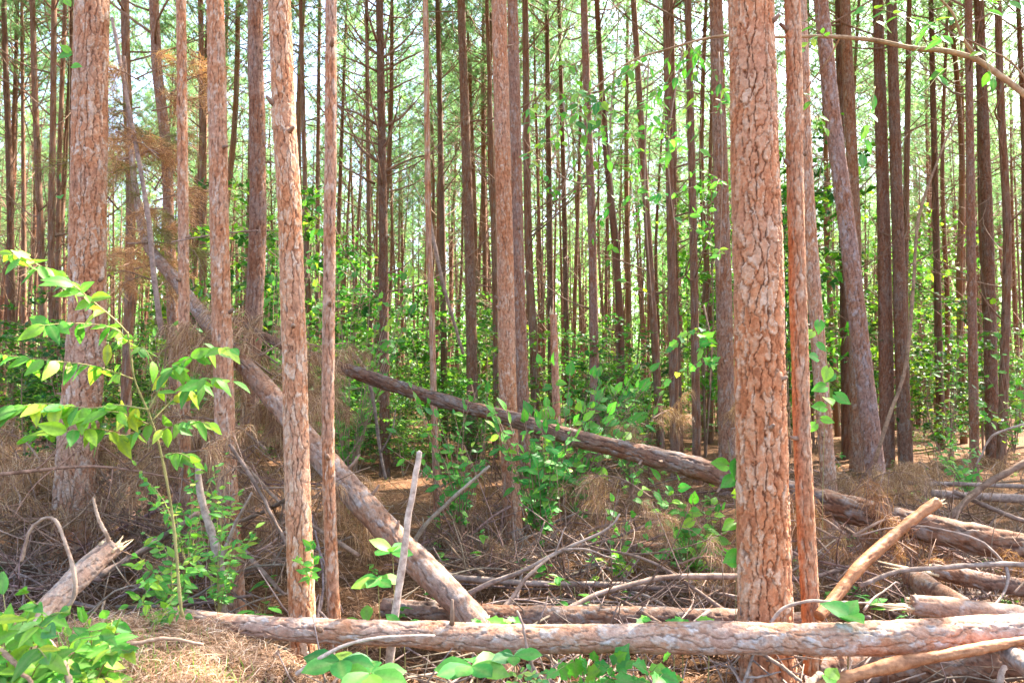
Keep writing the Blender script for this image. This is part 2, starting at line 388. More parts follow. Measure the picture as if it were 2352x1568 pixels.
# ------------------------------------------------------------------ the traced pines
def pine(label, Y, pts, wpx, lod=1, tint=(1, 1, 1), H=None, seed=0, branches=0, bz=(3.5, 9), cw=None, depth=None, crown=True, group=None, bvis=None, top=None):
    """pts: photograph pixels down the trunk's middle from its highest visible to its lowest visible point"""
    global rng
    rng = np.random.default_rng(1000 + seed)
    p = np.array([P(x, y, Y) for x, y in pts])[::-1]             # bottom to top
    d = unit(p[1] - p[0]); g = float(gz(p[0][0], p[0][1]))
    if p[0][2] > g - .05: p = np.vstack([p[0] - d * (p[0][2] - g + .08) / max(d[2], .3), p])
    base = p[0].copy()
    H = H or R(17.5, 20)
    if top is None:
        dt = unit(p[-1] - p[0]) * .6 + unit(p[-1] - p[-2]) * .4; dt = unit(dt)
        rem = H - p[-1][2]; dt2 = unit(dt + np.array([0, 0, .6]))
        p = np.vstack([p, p[-1] + dt * rem * .5, p[-1] + dt * rem * .5 + dt2 * rem * .5])
    Rr = wpx / 2 * Y / F_PX
    zv = EYE + Y * .53 + .3                                       # top of what the camera sees
    rows = {0: 16, 1: 100, 2: 400, 3: 760}[lod]; n = {0: 10, 1: 22, 2: 56, 3: 120}[lod]
    dense, arc = spline(p, 400)
    k = int(np.argmax(dense[:, 2] > zv)) if dense[-1, 2] > zv else 399
    fr = k / 399
    t = np.concatenate([np.linspace(0, fr, rows), np.linspace(fr, 1, 12)[1:]]) if k < 399 else np.linspace(0, 1, rows)
    C, arc = spline(p, 0, t)
    z = C[:, 2] - base[2]; Ht = max(z[-1], .1)
    zm = 3.0
    rad = np.where(z < zm, Rr * (1 + .035 * (zm - z)), Rr * np.clip(1 - (z - zm) / (Ht - zm + .3), .03, 1) ** .55) if top is None else Rr * (1 + .03 * (Ht - z))
    rad = rad * (1 + .20 * np.exp(-z / .16))
    cw = cw or (.046 if Rr > .09 else .030); dep = depth or (.017 if Rr > .09 else .010)
    V, Q, T, col = bark_tube(C - base, arc, rad, n, cw, cw * 2.5, dep, seed * 1.37 + .5)
    root = thing('pine_tree', label, 'tree', base, group)
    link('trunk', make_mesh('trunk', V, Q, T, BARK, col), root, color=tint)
    at = lambda zz: np.array([np.interp(zz, C[:, 2], C[:, k]) for k in range(3)]) - base
    if crown and top is None:
        nm, bm = CROWNS[seed % 4]
        q = at(H - 8.2)
        cr = link('crown', bm, root, q); cr.rotation_euler = (0, 0, R(0, 6.28)); cr.scale = [R(.85, 1.1)] * 3
        link('needles', nm, cr, kind='stuff')
    for i in range(branches):
        zz = R(*bz) + base[2]; b = link('branch', DBR[int(R(0, 8))], root, at(zz), color=(.8, .75, .7))
        b.rotation_euler = (0, R(-.35, .1), R(0, 6.28)); s = R(.7, 1.25); b.scale = (s, s, s * R(.8, 1.2))
    if lod >= 2:
        for i in range(3):
            zz = R(.8, min(zv, 5)); a = R(3.3, 6.1); rr = float(np.interp(zz, z, rad)) * .93
            b = link('branch_stub', STUB[i % 3], root, at(zz + base[2]) + [math.cos(a) * rr, math.sin(a) * rr, 0]); b.rotation_euler = (0, R(-.4, .2), a)
    return root
OR = (1.0, .92, .86); PK = (1.0, .95, .92); BR_SHADE = (.47, .43, .41); DK_SHADE = (.34, .31, .30)  # last two tints carry the shade inside the stand
TREES = [
 ('thick straight pine with bright orange plated bark, the widest trunk of all', 4.04, [(1724, 0), (1738, 529), (1749, 1049), (1757, 1430), (1766, 1560)], 103, 3, (1.12, .92, .77)),
 ('slim orange pine close beside the widest plated trunk', 4.15, [(1820, 0), (1823, 260), (1829, 529), (1844, 1049), (1863, 1420), (1868, 1540)], 35, 2, (1.08, .95, .82)),
 ('stout pink-barked pine with a slight bend low down, behind the arching sapling', 6.2, [(212, 0), (206, 260), (201, 519), (198, 783), (175, 1049), (162, 1320)], 76, 3, PK),
 ('tall pale orange pine with the leaning log crossing just behind it', 4.1, [(642, 0), (652, 260), (667, 529), (678, 900), (686, 1200), (697, 1500)], 51, 3, (1.12, 1.03, .94)),
 ('thin smooth pine standing beside the tall pale orange pine', 4.5, [(760, 0), (757, 529), (754, 1049), (768, 1430)], 25, 2, PK),
 ('straight pink-brown pine rising behind the sapling and the brush pile', 5.5, [(494, 0), (504, 529), (514, 900), (522, 1100), (537, 1370)], 41, 2, PK),
 ('thin tan pine between the stout bent pine and the pink-brown pine', 6.2, [(416, 0), (421, 529), (425, 1049), (427, 1280)], 22, 2, (1.05, .95, .88)),
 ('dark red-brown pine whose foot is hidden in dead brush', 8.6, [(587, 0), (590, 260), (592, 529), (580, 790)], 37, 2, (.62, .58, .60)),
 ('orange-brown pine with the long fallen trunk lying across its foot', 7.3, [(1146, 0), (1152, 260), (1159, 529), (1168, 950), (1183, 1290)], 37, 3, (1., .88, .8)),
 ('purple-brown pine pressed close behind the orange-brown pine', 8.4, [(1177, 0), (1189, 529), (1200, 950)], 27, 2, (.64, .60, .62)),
 ('grey-brown pine with a knot, standing alone left of the paired pines', 15.5, [(1059, 0), (1077, 529), (1083, 783), (1086, 1040)], 24, 2, BR_SHADE),
 ('dark pine bristling with upswept bare branches', 13.6, [(872, 0), (880, 529), (884, 1085)], 21, 2, DK_SHADE, 16),
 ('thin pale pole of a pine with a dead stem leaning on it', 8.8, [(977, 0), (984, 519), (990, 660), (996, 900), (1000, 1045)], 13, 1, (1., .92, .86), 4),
 ('slender dark pine just behind the thin pale pole', 19., [(1005, 0), (1016, 529), (1022, 1025)], 15, 1, DK_SHADE, 10),
 ('slender brown pine half hidden behind the paired pines', 17., [(1118, 0), (1128, 300), (1136, 640), (1140, 1000)], 12, 1, BR_SHADE, 6),
 ('dark pine with sunlit edge standing behind the shrub leaves', 16., [(1206, 0), (1213, 529), (1226, 800), (1230, 1000)], 19, 1, BR_SHADE, 8),
 ('slim brown pine behind the broken snag', 20., [(1256, 0), (1262, 529), (1268, 1000)], 15, 1, DK_SHADE, 8),
 ('narrow brown pine with level twigs above the shrub', 22., [(1284, 0), (1297, 529), (1304, 980)], 13, 1, DK_SHADE, 8),
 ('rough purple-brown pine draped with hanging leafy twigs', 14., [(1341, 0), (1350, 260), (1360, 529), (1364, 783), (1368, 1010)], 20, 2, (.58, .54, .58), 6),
 ('leaning brown pine tangled with climbing vines', 15., [(1455, 0), (1488, 529), (1505, 800), (1516, 1000)], 17, 1, BR_SHADE, 5),
 ('brown pine wrapped in grey vines behind the hanging leaves', 13., [(1530, 0), (1541, 529), (1546, 800), (1550, 1010)], 20, 1, BR_SHADE, 5),
 ('vine-covered pine standing between hanging leaves and widest trunk', 12.5, [(1580, 0), (1592, 529), (1600, 1010)], 18, 1, BR_SHADE, 3),
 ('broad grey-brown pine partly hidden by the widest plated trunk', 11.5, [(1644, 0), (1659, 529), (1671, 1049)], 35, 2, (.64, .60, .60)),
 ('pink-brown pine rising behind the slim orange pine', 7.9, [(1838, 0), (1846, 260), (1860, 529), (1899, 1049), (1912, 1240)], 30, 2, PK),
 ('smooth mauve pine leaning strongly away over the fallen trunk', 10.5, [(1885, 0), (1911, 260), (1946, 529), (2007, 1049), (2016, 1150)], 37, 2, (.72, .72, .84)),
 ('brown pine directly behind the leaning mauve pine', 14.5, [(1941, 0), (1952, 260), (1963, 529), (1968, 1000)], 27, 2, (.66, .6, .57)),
 ('dark thin pine beside the foot of the leaning mauve pine', 17., [(1925, 0), (1936, 529), (1944, 1000)], 19, 1, DK_SHADE, 4),
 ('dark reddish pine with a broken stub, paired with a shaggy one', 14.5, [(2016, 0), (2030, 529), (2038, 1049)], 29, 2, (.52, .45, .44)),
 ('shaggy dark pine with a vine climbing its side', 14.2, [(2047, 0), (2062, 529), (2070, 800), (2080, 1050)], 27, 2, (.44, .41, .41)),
 ('slim brown pine behind the shaggy dark pine', 18., [(2088, 0), (2084, 300), (2078, 700), (2084, 1000)], 15, 1, BR_SHADE, 4),
 ('crooked dark pine with many level twigs', 19., [(2138, 0), (2144, 260), (2150, 529), (2160, 980)], 16, 1, DK_SHADE, 12),
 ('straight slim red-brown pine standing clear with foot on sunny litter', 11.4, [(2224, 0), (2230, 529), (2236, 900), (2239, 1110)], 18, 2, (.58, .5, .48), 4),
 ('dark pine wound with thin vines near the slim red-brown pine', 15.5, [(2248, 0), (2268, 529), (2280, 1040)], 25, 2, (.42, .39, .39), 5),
 ('bowed brown pine with a forked side branch', 13.5, [(2292, 0), (2300, 260), (2313, 529), (2308, 800), (2300, 1050)], 18, 1, BR_SHADE, 5),
 ('thin dark pine with sunlit patches left of the stout bent pine', 16., [(74, 0), (82, 260), (93, 529), (100, 760)], 15, 1, BR_SHADE, 9),
 ('twin brown pine next to the thin dark one with sunlit patches', 15., [(124, 0), (122, 260), (118, 529), (122, 900)], 15, 1, BR_SHADE, 6),
 ('brown pine almost touching the twin brown pine', 17., [(150, 0), (140, 260), (134, 529), (136, 900)], 12, 1, BR_SHADE, 5),
 ('grey pine glimpsed at the edge of the stout bent pine', 18., [(163, 0), (165, 529), (170, 900)], 11, 1, DK_SHADE, 3),
 ('brown pine rising through the dead brown treetop', 11., [(287, 0), (294, 260), (300, 420), (298, 640), (294, 780)], 21, 1, BR_SHADE, 3),
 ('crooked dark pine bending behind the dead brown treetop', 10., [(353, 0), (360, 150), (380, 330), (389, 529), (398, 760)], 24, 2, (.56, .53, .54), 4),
 ('slim dark pine between tan pine and pink-brown pine', 17., [(461, 0), (464, 260), (466, 529), (468, 760)], 16, 1, BR_SHADE, 7),
 ('faint grey pine far left among bare branches', 21., [(12, 120), (22, 400), (26, 700)], 16, 1, DK_SHADE, 8),
 ('thin grey pine seen over the sapling leaves', 23., [(50, 0), (54, 400), (56, 800)], 11, 1, BR_SHADE, 6),
 ('dark slim pine right behind the tall pale orange pine', 16., [(690, 0), (700, 400), (712, 800)], 12, 1, BR_SHADE, 6),
 ('slender brown pine left of the pine with upswept branches', 19., [(842, 0), (846, 400), (852, 900)], 12, 1, BR_SHADE, 8),
]
TROOT = []
for i, tr in enumerate(TREES):
    lab, Y, pts, wp, lod, tint = tr[:6]
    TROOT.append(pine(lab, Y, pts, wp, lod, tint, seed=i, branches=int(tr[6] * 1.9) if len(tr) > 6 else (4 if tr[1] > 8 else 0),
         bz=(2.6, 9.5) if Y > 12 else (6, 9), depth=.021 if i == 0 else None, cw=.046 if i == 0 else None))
rng = np.random.default_rng(71)
for pts in ([(867, 125), (840, 100), (784, 30)], [(867, 165), (830, 145), (760, 115)], [(867, 253), (830, 225), (770, 170)], [(866, 287), (820, 260), (740, 235)], [(885, 162), (925, 140), (980, 115)], [(883, 132), (935, 90), (985, 30)],
            [(882, 111), (893, 60), (905, -20)], [(868, 101), (850, 50), (828, -20)], [(885, 213), (920, 195), (965, 178)], [(885, 290), (925, 265), (985, 200)], [(885, 337), (900, 290), (920, 220)], [(860, 422), (820, 400), (770, 375)], [(888, 392), (930, 372), (1000, 352)], [(866, 371), (820, 330), (795, 250), (790, 200)]):
    r0 = TROOT[11]; bp = np.array([P(x, y, 13.6 + .35 * k * R(-1, 1)) for k, (x, y) in enumerate(pts)])
    link('branch', mesh_tube('branch', bp, .026, .008, 5, 12, TWIG, np.array(r0.location), .006), r0, color=(.75, .68, .62))
# ------------------------------------------------------------------ the stand behind
def far_proto(i):
    global rng
    rng = np.random.default_rng(300 + i)
    H = 19.; base = np.zeros(3)
    p = np.array([[0, 0, -.15], [R(-.1, .1), R(-.1, .1), 4], [R(-.25, .25), R(-.25, .25), 9], [R(-.4, .4), R(-.4, .4), H]])
    C, arc = spline(p, 46); z = C[:, 2]
    rad = .092 * np.clip(1 - z / (H + .5), .03, 1) ** .6
    V, Q, T, col = bark_tube(C, arc, rad, 12, .05, .11, .012, i * 3.1)
    root = thing('pine_tree', 'slender bare-stemmed pine in the crowded stand behind', 'tree', (0, 0, 0), 'pines of the stand behind')
    link('trunk', make_mesh('trunk', V, Q, T, BARK, col), root, color=BR_SHADE)
    q = [float(np.interp(10.4, z, C[:, k])) for k in range(3)]
    nm, bm = CROWNS[i % 4]
    cr = link('crown', bm, root, q); link('needles', nm, cr, kind='stuff')
    mb = MB()
    for k in range(48):
        zz = R(2.0, 10.8); o = np.array([np.interp(zz, z, C[:, q]) for q in range(3)]); a = R(0, 6.28); L = R(.6, 2.1); up = R(.05, 1.1)
        d = np.array([math.cos(a), math.sin(a), up * .6])
        B = np.stack([o, o + d * L * .5 + [0, 0, -.04], o + d * L + [0, 0, .2 * L]])
        V, Q, T = tube(B, [.013, .008, .003], 4); mb.add(V, Q, T)
        for s in range(2):
            e = B[1] + unit(d + rng.normal(0, .6, 3)) * R(.2, .6); V, Q, T = tube(np.stack([B[1], e]), [.005, .002], 3); mb.add(V, Q, T)
    link('dead_branches', mb.mesh('dead_branches', TWIG), root, color=(.8, .74, .7), kind='stuff')
    return root
PROTO = [far_proto(i) for i in range(6)]
rng = np.random.default_rng(55)
placed = [(P(t[2][0][0], 400, t[1])[0], t[1]) for t in TREES]
used = [False] * 6; cnt = 0; tries = 0
while cnt < 300 and tries < 20000:
    tries += 1
    Y = math.sqrt(R(15 ** 2, 66 ** 2)); x = R(-.74, .80) * Y
    if 26 <= cnt < 48: Y = R(5, 26); x = -.72 * Y - R(1.5, 10)  # unseen pines added left of the view to cut side light
    if cnt < 26: Y = R(5, 19); x = .72 * Y + R(.8, 12)           # unseen pines added right of the view to dapple the floor
    if any((x - a) ** 2 + (Y - b) ** 2 < 1.25 ** 2 for a, b in placed): continue
    if cnt >= 48 and Y < 20 and R(0, 1) < .5: continue
    if Y > 40 and R(0, 1) < .35: continue
    placed.append((x, Y)); k = int(R(0, 6)); cnt += 1
    o = copy_tree(PROTO[k]) if used[k] else PROTO[k]; used[k] = True
    s = R(.78, 1.2); o.location = (x, Y, float(gz(x, Y)) - .02); o.rotation_euler = (R(-.03, .03), R(-.03, .03), R(0, 6.28)); o.scale = (s * R(.8, 1.15), s * R(.8, 1.15), s * R(.9, 1.1))
    ppx = CX + F_PX * x / Y
    near = min(((205, 'stout bent pine'), (502, 'pink-brown pine by the brush pile'), (660, 'tall pale orange pine'), (878, 'pine with upswept branches'), (1070, 'grey-brown knotted pine'), (1165, 'orange-brown paired pine'), (1355, 'rough purple-brown pine'), (1540, 'vine-wrapped pine'), (1733, 'widest plated trunk'), (1930, 'leaning mauve pine'), (2045, 'dark shaggy pine'), (2228, 'slim red-brown pine')), key=lambda q: abs(q[0] - ppx))[1]
    if ppx > 2380: near = 'hardwood tree with the leafy limb'
    o['label'] = 'slender bare-stemmed pine deep in the stand beyond the ' + near; o['group'] = 'stand beyond the ' + near
    v = R(.7, 1.05)
    for ch in o.children:
        if ch.name.startswith('trunk'): ch.color = (.54 * v, .48 * v * R(.94, 1.06), .44 * v, 1)  # shade of the deep stand is put into this darker bark tint
def far_wood():
    global rng
    rng = np.random.default_rng(77); mb = MB(); nb = MB()
    for i in range(620):
        Y = R(62, 104); x = R(-.78, .82) * Y; H = R(13, 18); b = np.array([x, Y, 0])
        V, Q, T = tube(np.stack([b, b + [R(-.3, .3), 0, H * .6], b + [R(-.5, .5), 0, H]]), [.10, .08, .02], 5); mb.add(V, Q, T, (R(.2, .8), 1, .5))
        m = 62; zz = rng.uniform(.12, 1.2, m); p = b + np.stack([rng.normal(0, 1, m) * (1.25 - zz) * 2.2, rng.normal(0, 1, m) * (1.25 - zz) * 2.2, zz * H], 1)
        needles(nb, p, np.array([[0, 0, .5]] * m), 6, .75, .085, 1.)
        m = 14; p = b + np.stack([rng.normal(0, 1.4, m), rng.normal(0, 1, m), rng.uniform(.2, 4.5, m)], 1)
        needles(nb, p, np.array([[0, 0, .2]] * m), 7, .5, .10, 1.)
    for i in range(330):
        Y = R(27, 64); x = R(-.74, .76) * Y; H = R(9, 15); b = np.array([x, Y, -.05]); r0 = R(.03, .062); lx = rng.normal(0, .25, 2)
        A = np.stack([b, b + [lx[0], 0, H * .3], b + [lx[0] * 1.5 + lx[1] * .5, 0, H * .65], b + [lx[0] * 2 + lx[1], 0, H]])
        V, Q, T = tube(A, [r0, r0 * .85, r0 * .65, r0 * .2], 6); mb.add(V, Q, T, (R(.2, .8), R(.5, 1), .5))
        for k in range(9):
            t = R(.15, .95); o = np.array([np.interp(t, [0, .3, .65, 1], A[:, q]) for q in range(3)]); a = R(0, 6.28); l = R(.4, 1.3)
            e = o + np.array([math.cos(a), math.sin(a), R(0, .9)]) * l; V, Q, T = tube(np.stack([o, (o + e) / 2 - [0, 0, .05], e]), [.011, .008, .004], 3); mb.add(V, Q, T, (.3, .6, .5))
        m = 10; needles(nb, A[3] + rng.normal(0, .8, (m, 3)) * [1, 1, 1.3], np.array([[0, 0, .5]] * m), 12, .3, .012, 1.)
    root = thing('distant_wood', 'crowd of slim poles and pale far pines closing the view between the trunks', 'wood', (0, 0, 0))
    link('trunks', mb.mesh('trunks', BARK), root, color=(.48, .44, .42), kind='stuff')
    link('foliage', nb.mesh('foliage', NEEDLE, False), root, color=(1.25, 1.35, .9), kind='stuff')
far_wood()

# ------------------------------------------------------------------ understory shrubs in the stand
def leafcards(mb, p, n0, L, tone):
    m = len(p); a = unit(rng.normal(0, 1, (m, 3)) * [1, 1, .35]); nn = unit(rng.normal(0, .45, (m, 3)) + n0); s = unit(np.cross(a, nn)); nn = np.cross(s, a)
    l = (L * rng.uniform(.6, 1.25, m))[:, None]
    V = np.stack([p - a * l * .5, p + s * l * .30 + nn * l * .06 - a * l * .05, p + a * l * .5 - nn * l * .08, p - s * l * .30 + nn * l * .06 - a * l * .05, p + a * 0], 1).reshape(-1, 3)
    i = np.arange(m)[:, None] * 5
    T = np.concatenate([i + [[0, 1, 4]], i + [[1, 2, 4]], i + [[2, 3, 4]], i + [[3, 0, 4]]])
    mb.add(V, None, T, np.repeat(np.repeat(tone[:, None], 5, 0), 3, 1))
def shrub_proto(i):
    global rng
    rng = np.random.default_rng(400 + i); H = 2.6; sb = MB(); lb = MB()
    for s in range(3):
        a = R(0, 6.28); tip = np.array([math.cos(a) * R(.1, .7), math.sin(a) * R(.1, .7), H * R(.75, 1.05)])
        C, _ = spline([[0, 0, -.1], tip * .5 + rng.normal(0, .1, 3), tip], 12); V, Q, T = tube(C, np.linspace(.016, .004, 12), 5); sb.add(V, Q, T)
        for k in range(11):
            q = int(R(3, 12)); b = R(0, 6.28); L = R(.35, .95); d = np.array([math.cos(b), math.sin(b), R(-.05, .35)])
            e = C[q] + d * L; V, Q, T = tube(np.stack([C[q], (C[q] + e) / 2 + [0, 0, .05], e]), [.006, .004, .002], 4); sb.add(V, Q, T)
            m = 32; t = rng.uniform(.25, 1.08, m)[:, None]; p = C[q] + (e - C[q]) * t + rng.normal(0, .085, (m, 3)) * [1, 1, .45]
            leafcards(lb, p, np.array([0, 0, 1.]), .105, np.clip(rng.normal(.35 + .3 * R(0, 1), .18, m), 0, .99))
    root = thing('understory_shrub', 'leafy green hardwood shrub growing among the pines behind', 'shrub', (0, 0, 0), 'shrubs among the pines behind')
    link('stem', sb.mesh('stem', TWIG), root); link('foliage', lb.mesh('foliage', SHRUB, False), root, kind='stuff')
    return root
SHR = [shrub_proto(i) for i in range(5)]
rng = np.random.default_rng(91)
spots = []; wh = []
WH = ['behind the thin smooth pine', 'behind the pine with upswept branches', 'behind the dead brown treetop', 'behind the broken snag', 'behind the widest trunk', 'in the shade beyond the long slanting trunk', 'around the bowed pine', 'behind the stout bent pine', 'deep in the stand', 'behind the leaning mauve pine', 'of knee height scattered under the stand', 'of knee height between upswept-branch pine and widest trunk']
for (x0, x1, Y0, Y1, n, s0, s1) in ((600, 800, 13, 20, 7, 1.0, 2.2), (760, 1160, 16, 28, 14, .7, 1.6), (240, 480, 14, 24, 6, 1.0, 2.2), (1190, 1480, 13, 24, 8, .7, 1.2),
        (1600, 1900, 16, 26, 10, 1.4, 2.8), (1480, 2352, 16, 40, 10, .5, 1.1), (2120, 2400, 14, 24, 4, .7, 1.3), (0, 200, 11, 22, 9, .8, 1.4), (0, 2352, 26, 60, 22, .8, 1.8), (1840, 2300, 20, 40, 7, 1.8, 3.2), (0, 2352, 13, 36, 66, .3, .75), (700, 1700, 12, 24, 26, .3, .7)):
    for k in range(n): spots.append((R(x0, x1), R(Y0, Y1), R(s0, s1), WH[len(wh)]))
    wh.append(1)
used = [False] * 5
for (px, Y, s, wr) in spots:
    k = int(R(0, 5)); x = (px - CX) / F_PX * Y
    o = copy_tree(SHR[k]) if used[k] else SHR[k]; used[k] = True
    o.location = (x, Y, float(gz(x, Y))); o.rotation_euler = (0, 0, R(0, 6.28)); o['label'] = 'leafy green hardwood shrub ' + wr; o['group'] = 'shrubs ' + wr; ss = s ** .5; o.scale = (ss * R(.9, 1.2), ss * R(.9, 1.2), s)
    v = R(.8, 1.2)
    for ch in o.children:
        if ch.name.startswith('foliage'): ch.color = (v * R(.8, 1.3), v, v * R(.7, 1.1), 1)

# ------------------------------------------------------------------ fallen logs
def splinters(mb, c, d, r, n=26, ln=.12):
    d = unit(np.asarray(d, float)); a = unit(np.cross(d, [.3, .2, 1.])); b = np.cross(d, a)
    for i in range(n):
        th = R(0, 6.28); q = r * math.sqrt(R(.02, .8)); o = c + (math.cos(th) * a + math.sin(th) * b) * q - d * .03
        L = ln * R(.25, 1.1) * max(.10, .5 + .5 * math.cos(th - 1.1)) ** 1.5 + .006; wv = r * R(.10, .30)
        V, Q, T = tube(np.stack([o, o + d * L * .6 + rng.normal(0, .004, 3), o + d * (L + .02) + rng.normal(0, .008, 3)]), [wv, wv * .75, wv * .12], 5); mb.add(V, Q, T)
def log(name, label, pts, wpx, n, rows, tint, seed, cw=.05, depth=.011, ends=(), cat='log', mat=None, stubs=0, ln=.12, flat=1.):
    """pts: (pixel x, pixel y, distance); wpx: thickness in photograph pixels at each point"""
    global rng
    rng = np.random.default_rng(2000 + seed)
    p = np.array([P(*q) for q in pts]); rr = np.array([wq / 2 * q[2] / F_PX for wq, q in zip(wpx, pts)])
    C4, arc = spline(np.hstack([p, rr[:, None]]), rows); C, rad = C4[:, :3], np.maximum(C4[:, 3], .003)
    kk = np.arange(rows) / rows * np.linalg.norm(C[-1] - C[0]); wv = .16 if cat == 'branch' else .08
    rad = rad * (1 + wv * (vnoise(kk * 5, kk * 0 + seed, 3) - .5) * 2 + wv * .6 * (vnoise(kk * 17, kk * 0 + seed, 4) - .5) * 2)
    base = C[0].copy(); root = thing(name, label, cat, base)
    V, Q, T, col = bark_tube(C - base, arc, rad, n, cw, cw * 2.1, depth, seed * 2.3 + .2, flat)
    link('trunk' if cat != 'branch' else 'limb', make_mesh('log_bark', V, Q, T, mat or BARK, col), root, color=tint)
    for e in ends:
        mb = MB(); c, d, r = (C[-1], C[-1] - C[-3], rad[-1]) if e else (C[0], C[0] - C[2], rad[0])
        splinters(mb, c - base, d, r, ln=ln); link('broken_end', mb.mesh('broken_end', RAW), root)
    for i in range(stubs):
        q = int(R(.05, .95) * rows); a = rng.normal(0, 1, 3); a[1] = -abs(a[1]); t = unit(C[min(q + 1, rows - 1)] - C[q - 1]); a = unit(a - (a @ t) * t)
        L = R(.04, .12); V, Q, T = tube(np.stack([C[q] + a * rad[q] * .8, C[q] + a * (rad[q] + L * .5), C[q] + a * (rad[q] + L) + [0, 0, .01]]) - base, [.014, .011, .007], 6)
        link('branch_stub', make_mesh('branch_stub', V, Q, T, TWIG), root)
    return root, C, rad
GY = (.86, .80, .80)
fallen, FC, FR = log('fallen_tree', 'long fallen pine trunk slanting down from the brush pile behind the widest trunk',
    [(2900, 1400, 4.2), (2480, 1290, 4.7), (2352, 1262, 4.85), (2100, 1205, 5.2), (1873, 1150, 5.55), (1690, 1103, 5.85), (1568, 1066, 6.05), (1300, 1000, 6.5), (1160, 957, 6.75), (1000, 915, 7.05), (800, 850, 7.45), (680, 806, 7.7), (600, 768, 7.9), (500, 715, 8.1)],
    [78, 68, 66, 62, 58, 52, 46, 36, 33, 30, 27, 21, 15, 8], 60, 560, (.44, .44, .47), 1, .055, .016, stubs=6)
leaning, LC, LR = log('leaning_tree', 'dead pine trunk leaning steeply up leftward from behind the level log to the brown treetop',
    [(1165, 1560, 4.3), (1090, 1425, 4.45), (900, 1230, 4.85), (740, 1050, 5.25), (620, 905, 5.7), (490, 755, 6.3), (400, 640, 6.9), (340, 560, 7.3), (312, 440, 7.6), (296, 280, 7.8), (286, 130, 7.9)],
    [62, 61, 58, 52, 45, 34, 27, 22, 14, 9, 5], 56, 520, (.70, .73, .80), 2, .042, .010, stubs=5, flat=.75)
log('fallen_log', 'pale pink log lying level across the whole front, its narrow end in pine straw',
    [(380, 1408, 3.78), (480, 1428, 3.74), (700, 1446, 3.72), (940, 1455, 3.7), (1176, 1466, 3.68), (1500, 1464, 3.66), (1700, 1464, 3.64), (2000, 1466, 3.62), (2352, 1447, 3.6), (2560, 1440, 3.58)],
    [30, 42, 48, 54, 60, 62, 66, 68, 66, 66], 72, 620, (1.0, 1.06, 1.16), 3, .042, .009, stubs=5, flat=.8)
log('fallen_log', 'grey log with a splintered rotten end resting just above the level front log',
    [(2095, 1388, 3.98), (2200, 1400, 3.95), (2352, 1420, 3.9), (2560, 1440, 3.85)], [40, 48, 56, 58], 36, 130, (.8, .88, 1.0), 4, .05, .006, ends=(0,), ln=.2, flat=.5)
log('fallen_log', 'dark log with a long pale split tip under the slanting fallen trunk',
    [(2140, 1310, 4.75), (2240, 1330, 4.7), (2352, 1350, 4.65), (2560, 1385, 4.55)], [30, 36, 38, 40], 32, 120, (.52, .55, .62), 5, .05, .009, ends=(0,), ln=.34)
log('fallen_log', 'short grey butt of a log sloping down behind the rotten end',
    [(2095, 1325, 4.75), (2150, 1362, 4.45), (2230, 1412, 4.2), (2290, 1450, 4.05)], [46, 50, 54, 56], 36, 110, (.5, .52, .56), 6, .05, .009)
log('fallen_log', 'large grey log on the ground close behind the level front log',
    [(880, 1395, 4.75), (1000, 1405, 4.68), (1200, 1416, 4.6), (1500, 1420, 4.55), (1700, 1424, 4.5), (1850, 1428, 4.45)], [40, 46, 48, 46, 44, 40], 40, 300, (.5, .52, .56), 7, .05, .010)
log('fallen_log', 'brown log half buried in brush behind the widest trunk',
    [(1390, 1252, 6.8), (1500, 1264, 6.7), (1690, 1284, 6.6), (1850, 1296, 6.5)], [34, 36, 36, 30], 36, 160, (.52, .47, .45), 8, .05, .010)
log('fallen_log', 'thick shadowed log on the ground under the bare tan limb',
    [(1880, 1545, 4.15), (2050, 1535, 4.1), (2250, 1525, 4.05), (2560, 1510, 4.0)], [66, 70, 70, 70], 40, 160, (.5, .5, .54), 9, .05, .010)
log('fallen_log', 'sawn grey log end poking in beside the tip of the bare tan limb',
    [(2318, 1500, 3.5), (2370, 1535, 3.35), (2470, 1600, 3.1)], [42, 46, 50], 28, 60, (.7, .8, .92), 10, .05, .004)
log('broken_log', 'pale splintered log stub slanting up beside the foot of the stout bent pine',
    [(60, 1440, 2.95), (120, 1385, 3.05), (190, 1315, 3.15), (258, 1252, 3.25)], [46, 49, 50, 46], 40, 120, (.82, .88, .98), 11, .04, .006, ends=(1,), ln=.08, flat=.5)
log('pine_snag', 'short broken-topped red-brown snag rising out of the shrub leaves',
    [(1290, 1195, 9.0), (1281, 1040, 9.0), (1276, 880, 9.0), (1271, 722, 9.0)], [19, 18, 18, 17], 20, 160, (1.05, .82, .72), 12, .04, .007, ends=(1,), cat='snag', ln=.10)
BARE = wood_material('bare_limb', (.22, .085, .035), (.46, .22, .10), 30, .6)
log('bare_limb', 'orange peeled limb jutting up from the brush across the slanting trunk',
    [(1880, 1415, 4.0), (1922, 1366, 4.1), (1975, 1300, 4.2), (2040, 1241, 4.32), (2100, 1190, 4.4), (2153, 1152, 4.45)], [25, 28, 27, 25, 24, 22], 22, 90, (1., .95, .9), 13, .03, .006, ends=(1,), cat='branch', mat=BARE, ln=.07)
log('bare_limb', 'bare tan limb curving low under the level front log',
    [(1860, 1600, 3.45), (1922, 1563, 3.45), (2057, 1525, 3.45), (2175, 1503, 3.46), (2310, 1477, 3.48), (2400, 1462, 3.5)], [28, 29, 28, 24, 19, 15], 22, 100, (1.05, 1., .98), 14, .03, .006, cat='branch', mat=BARE)

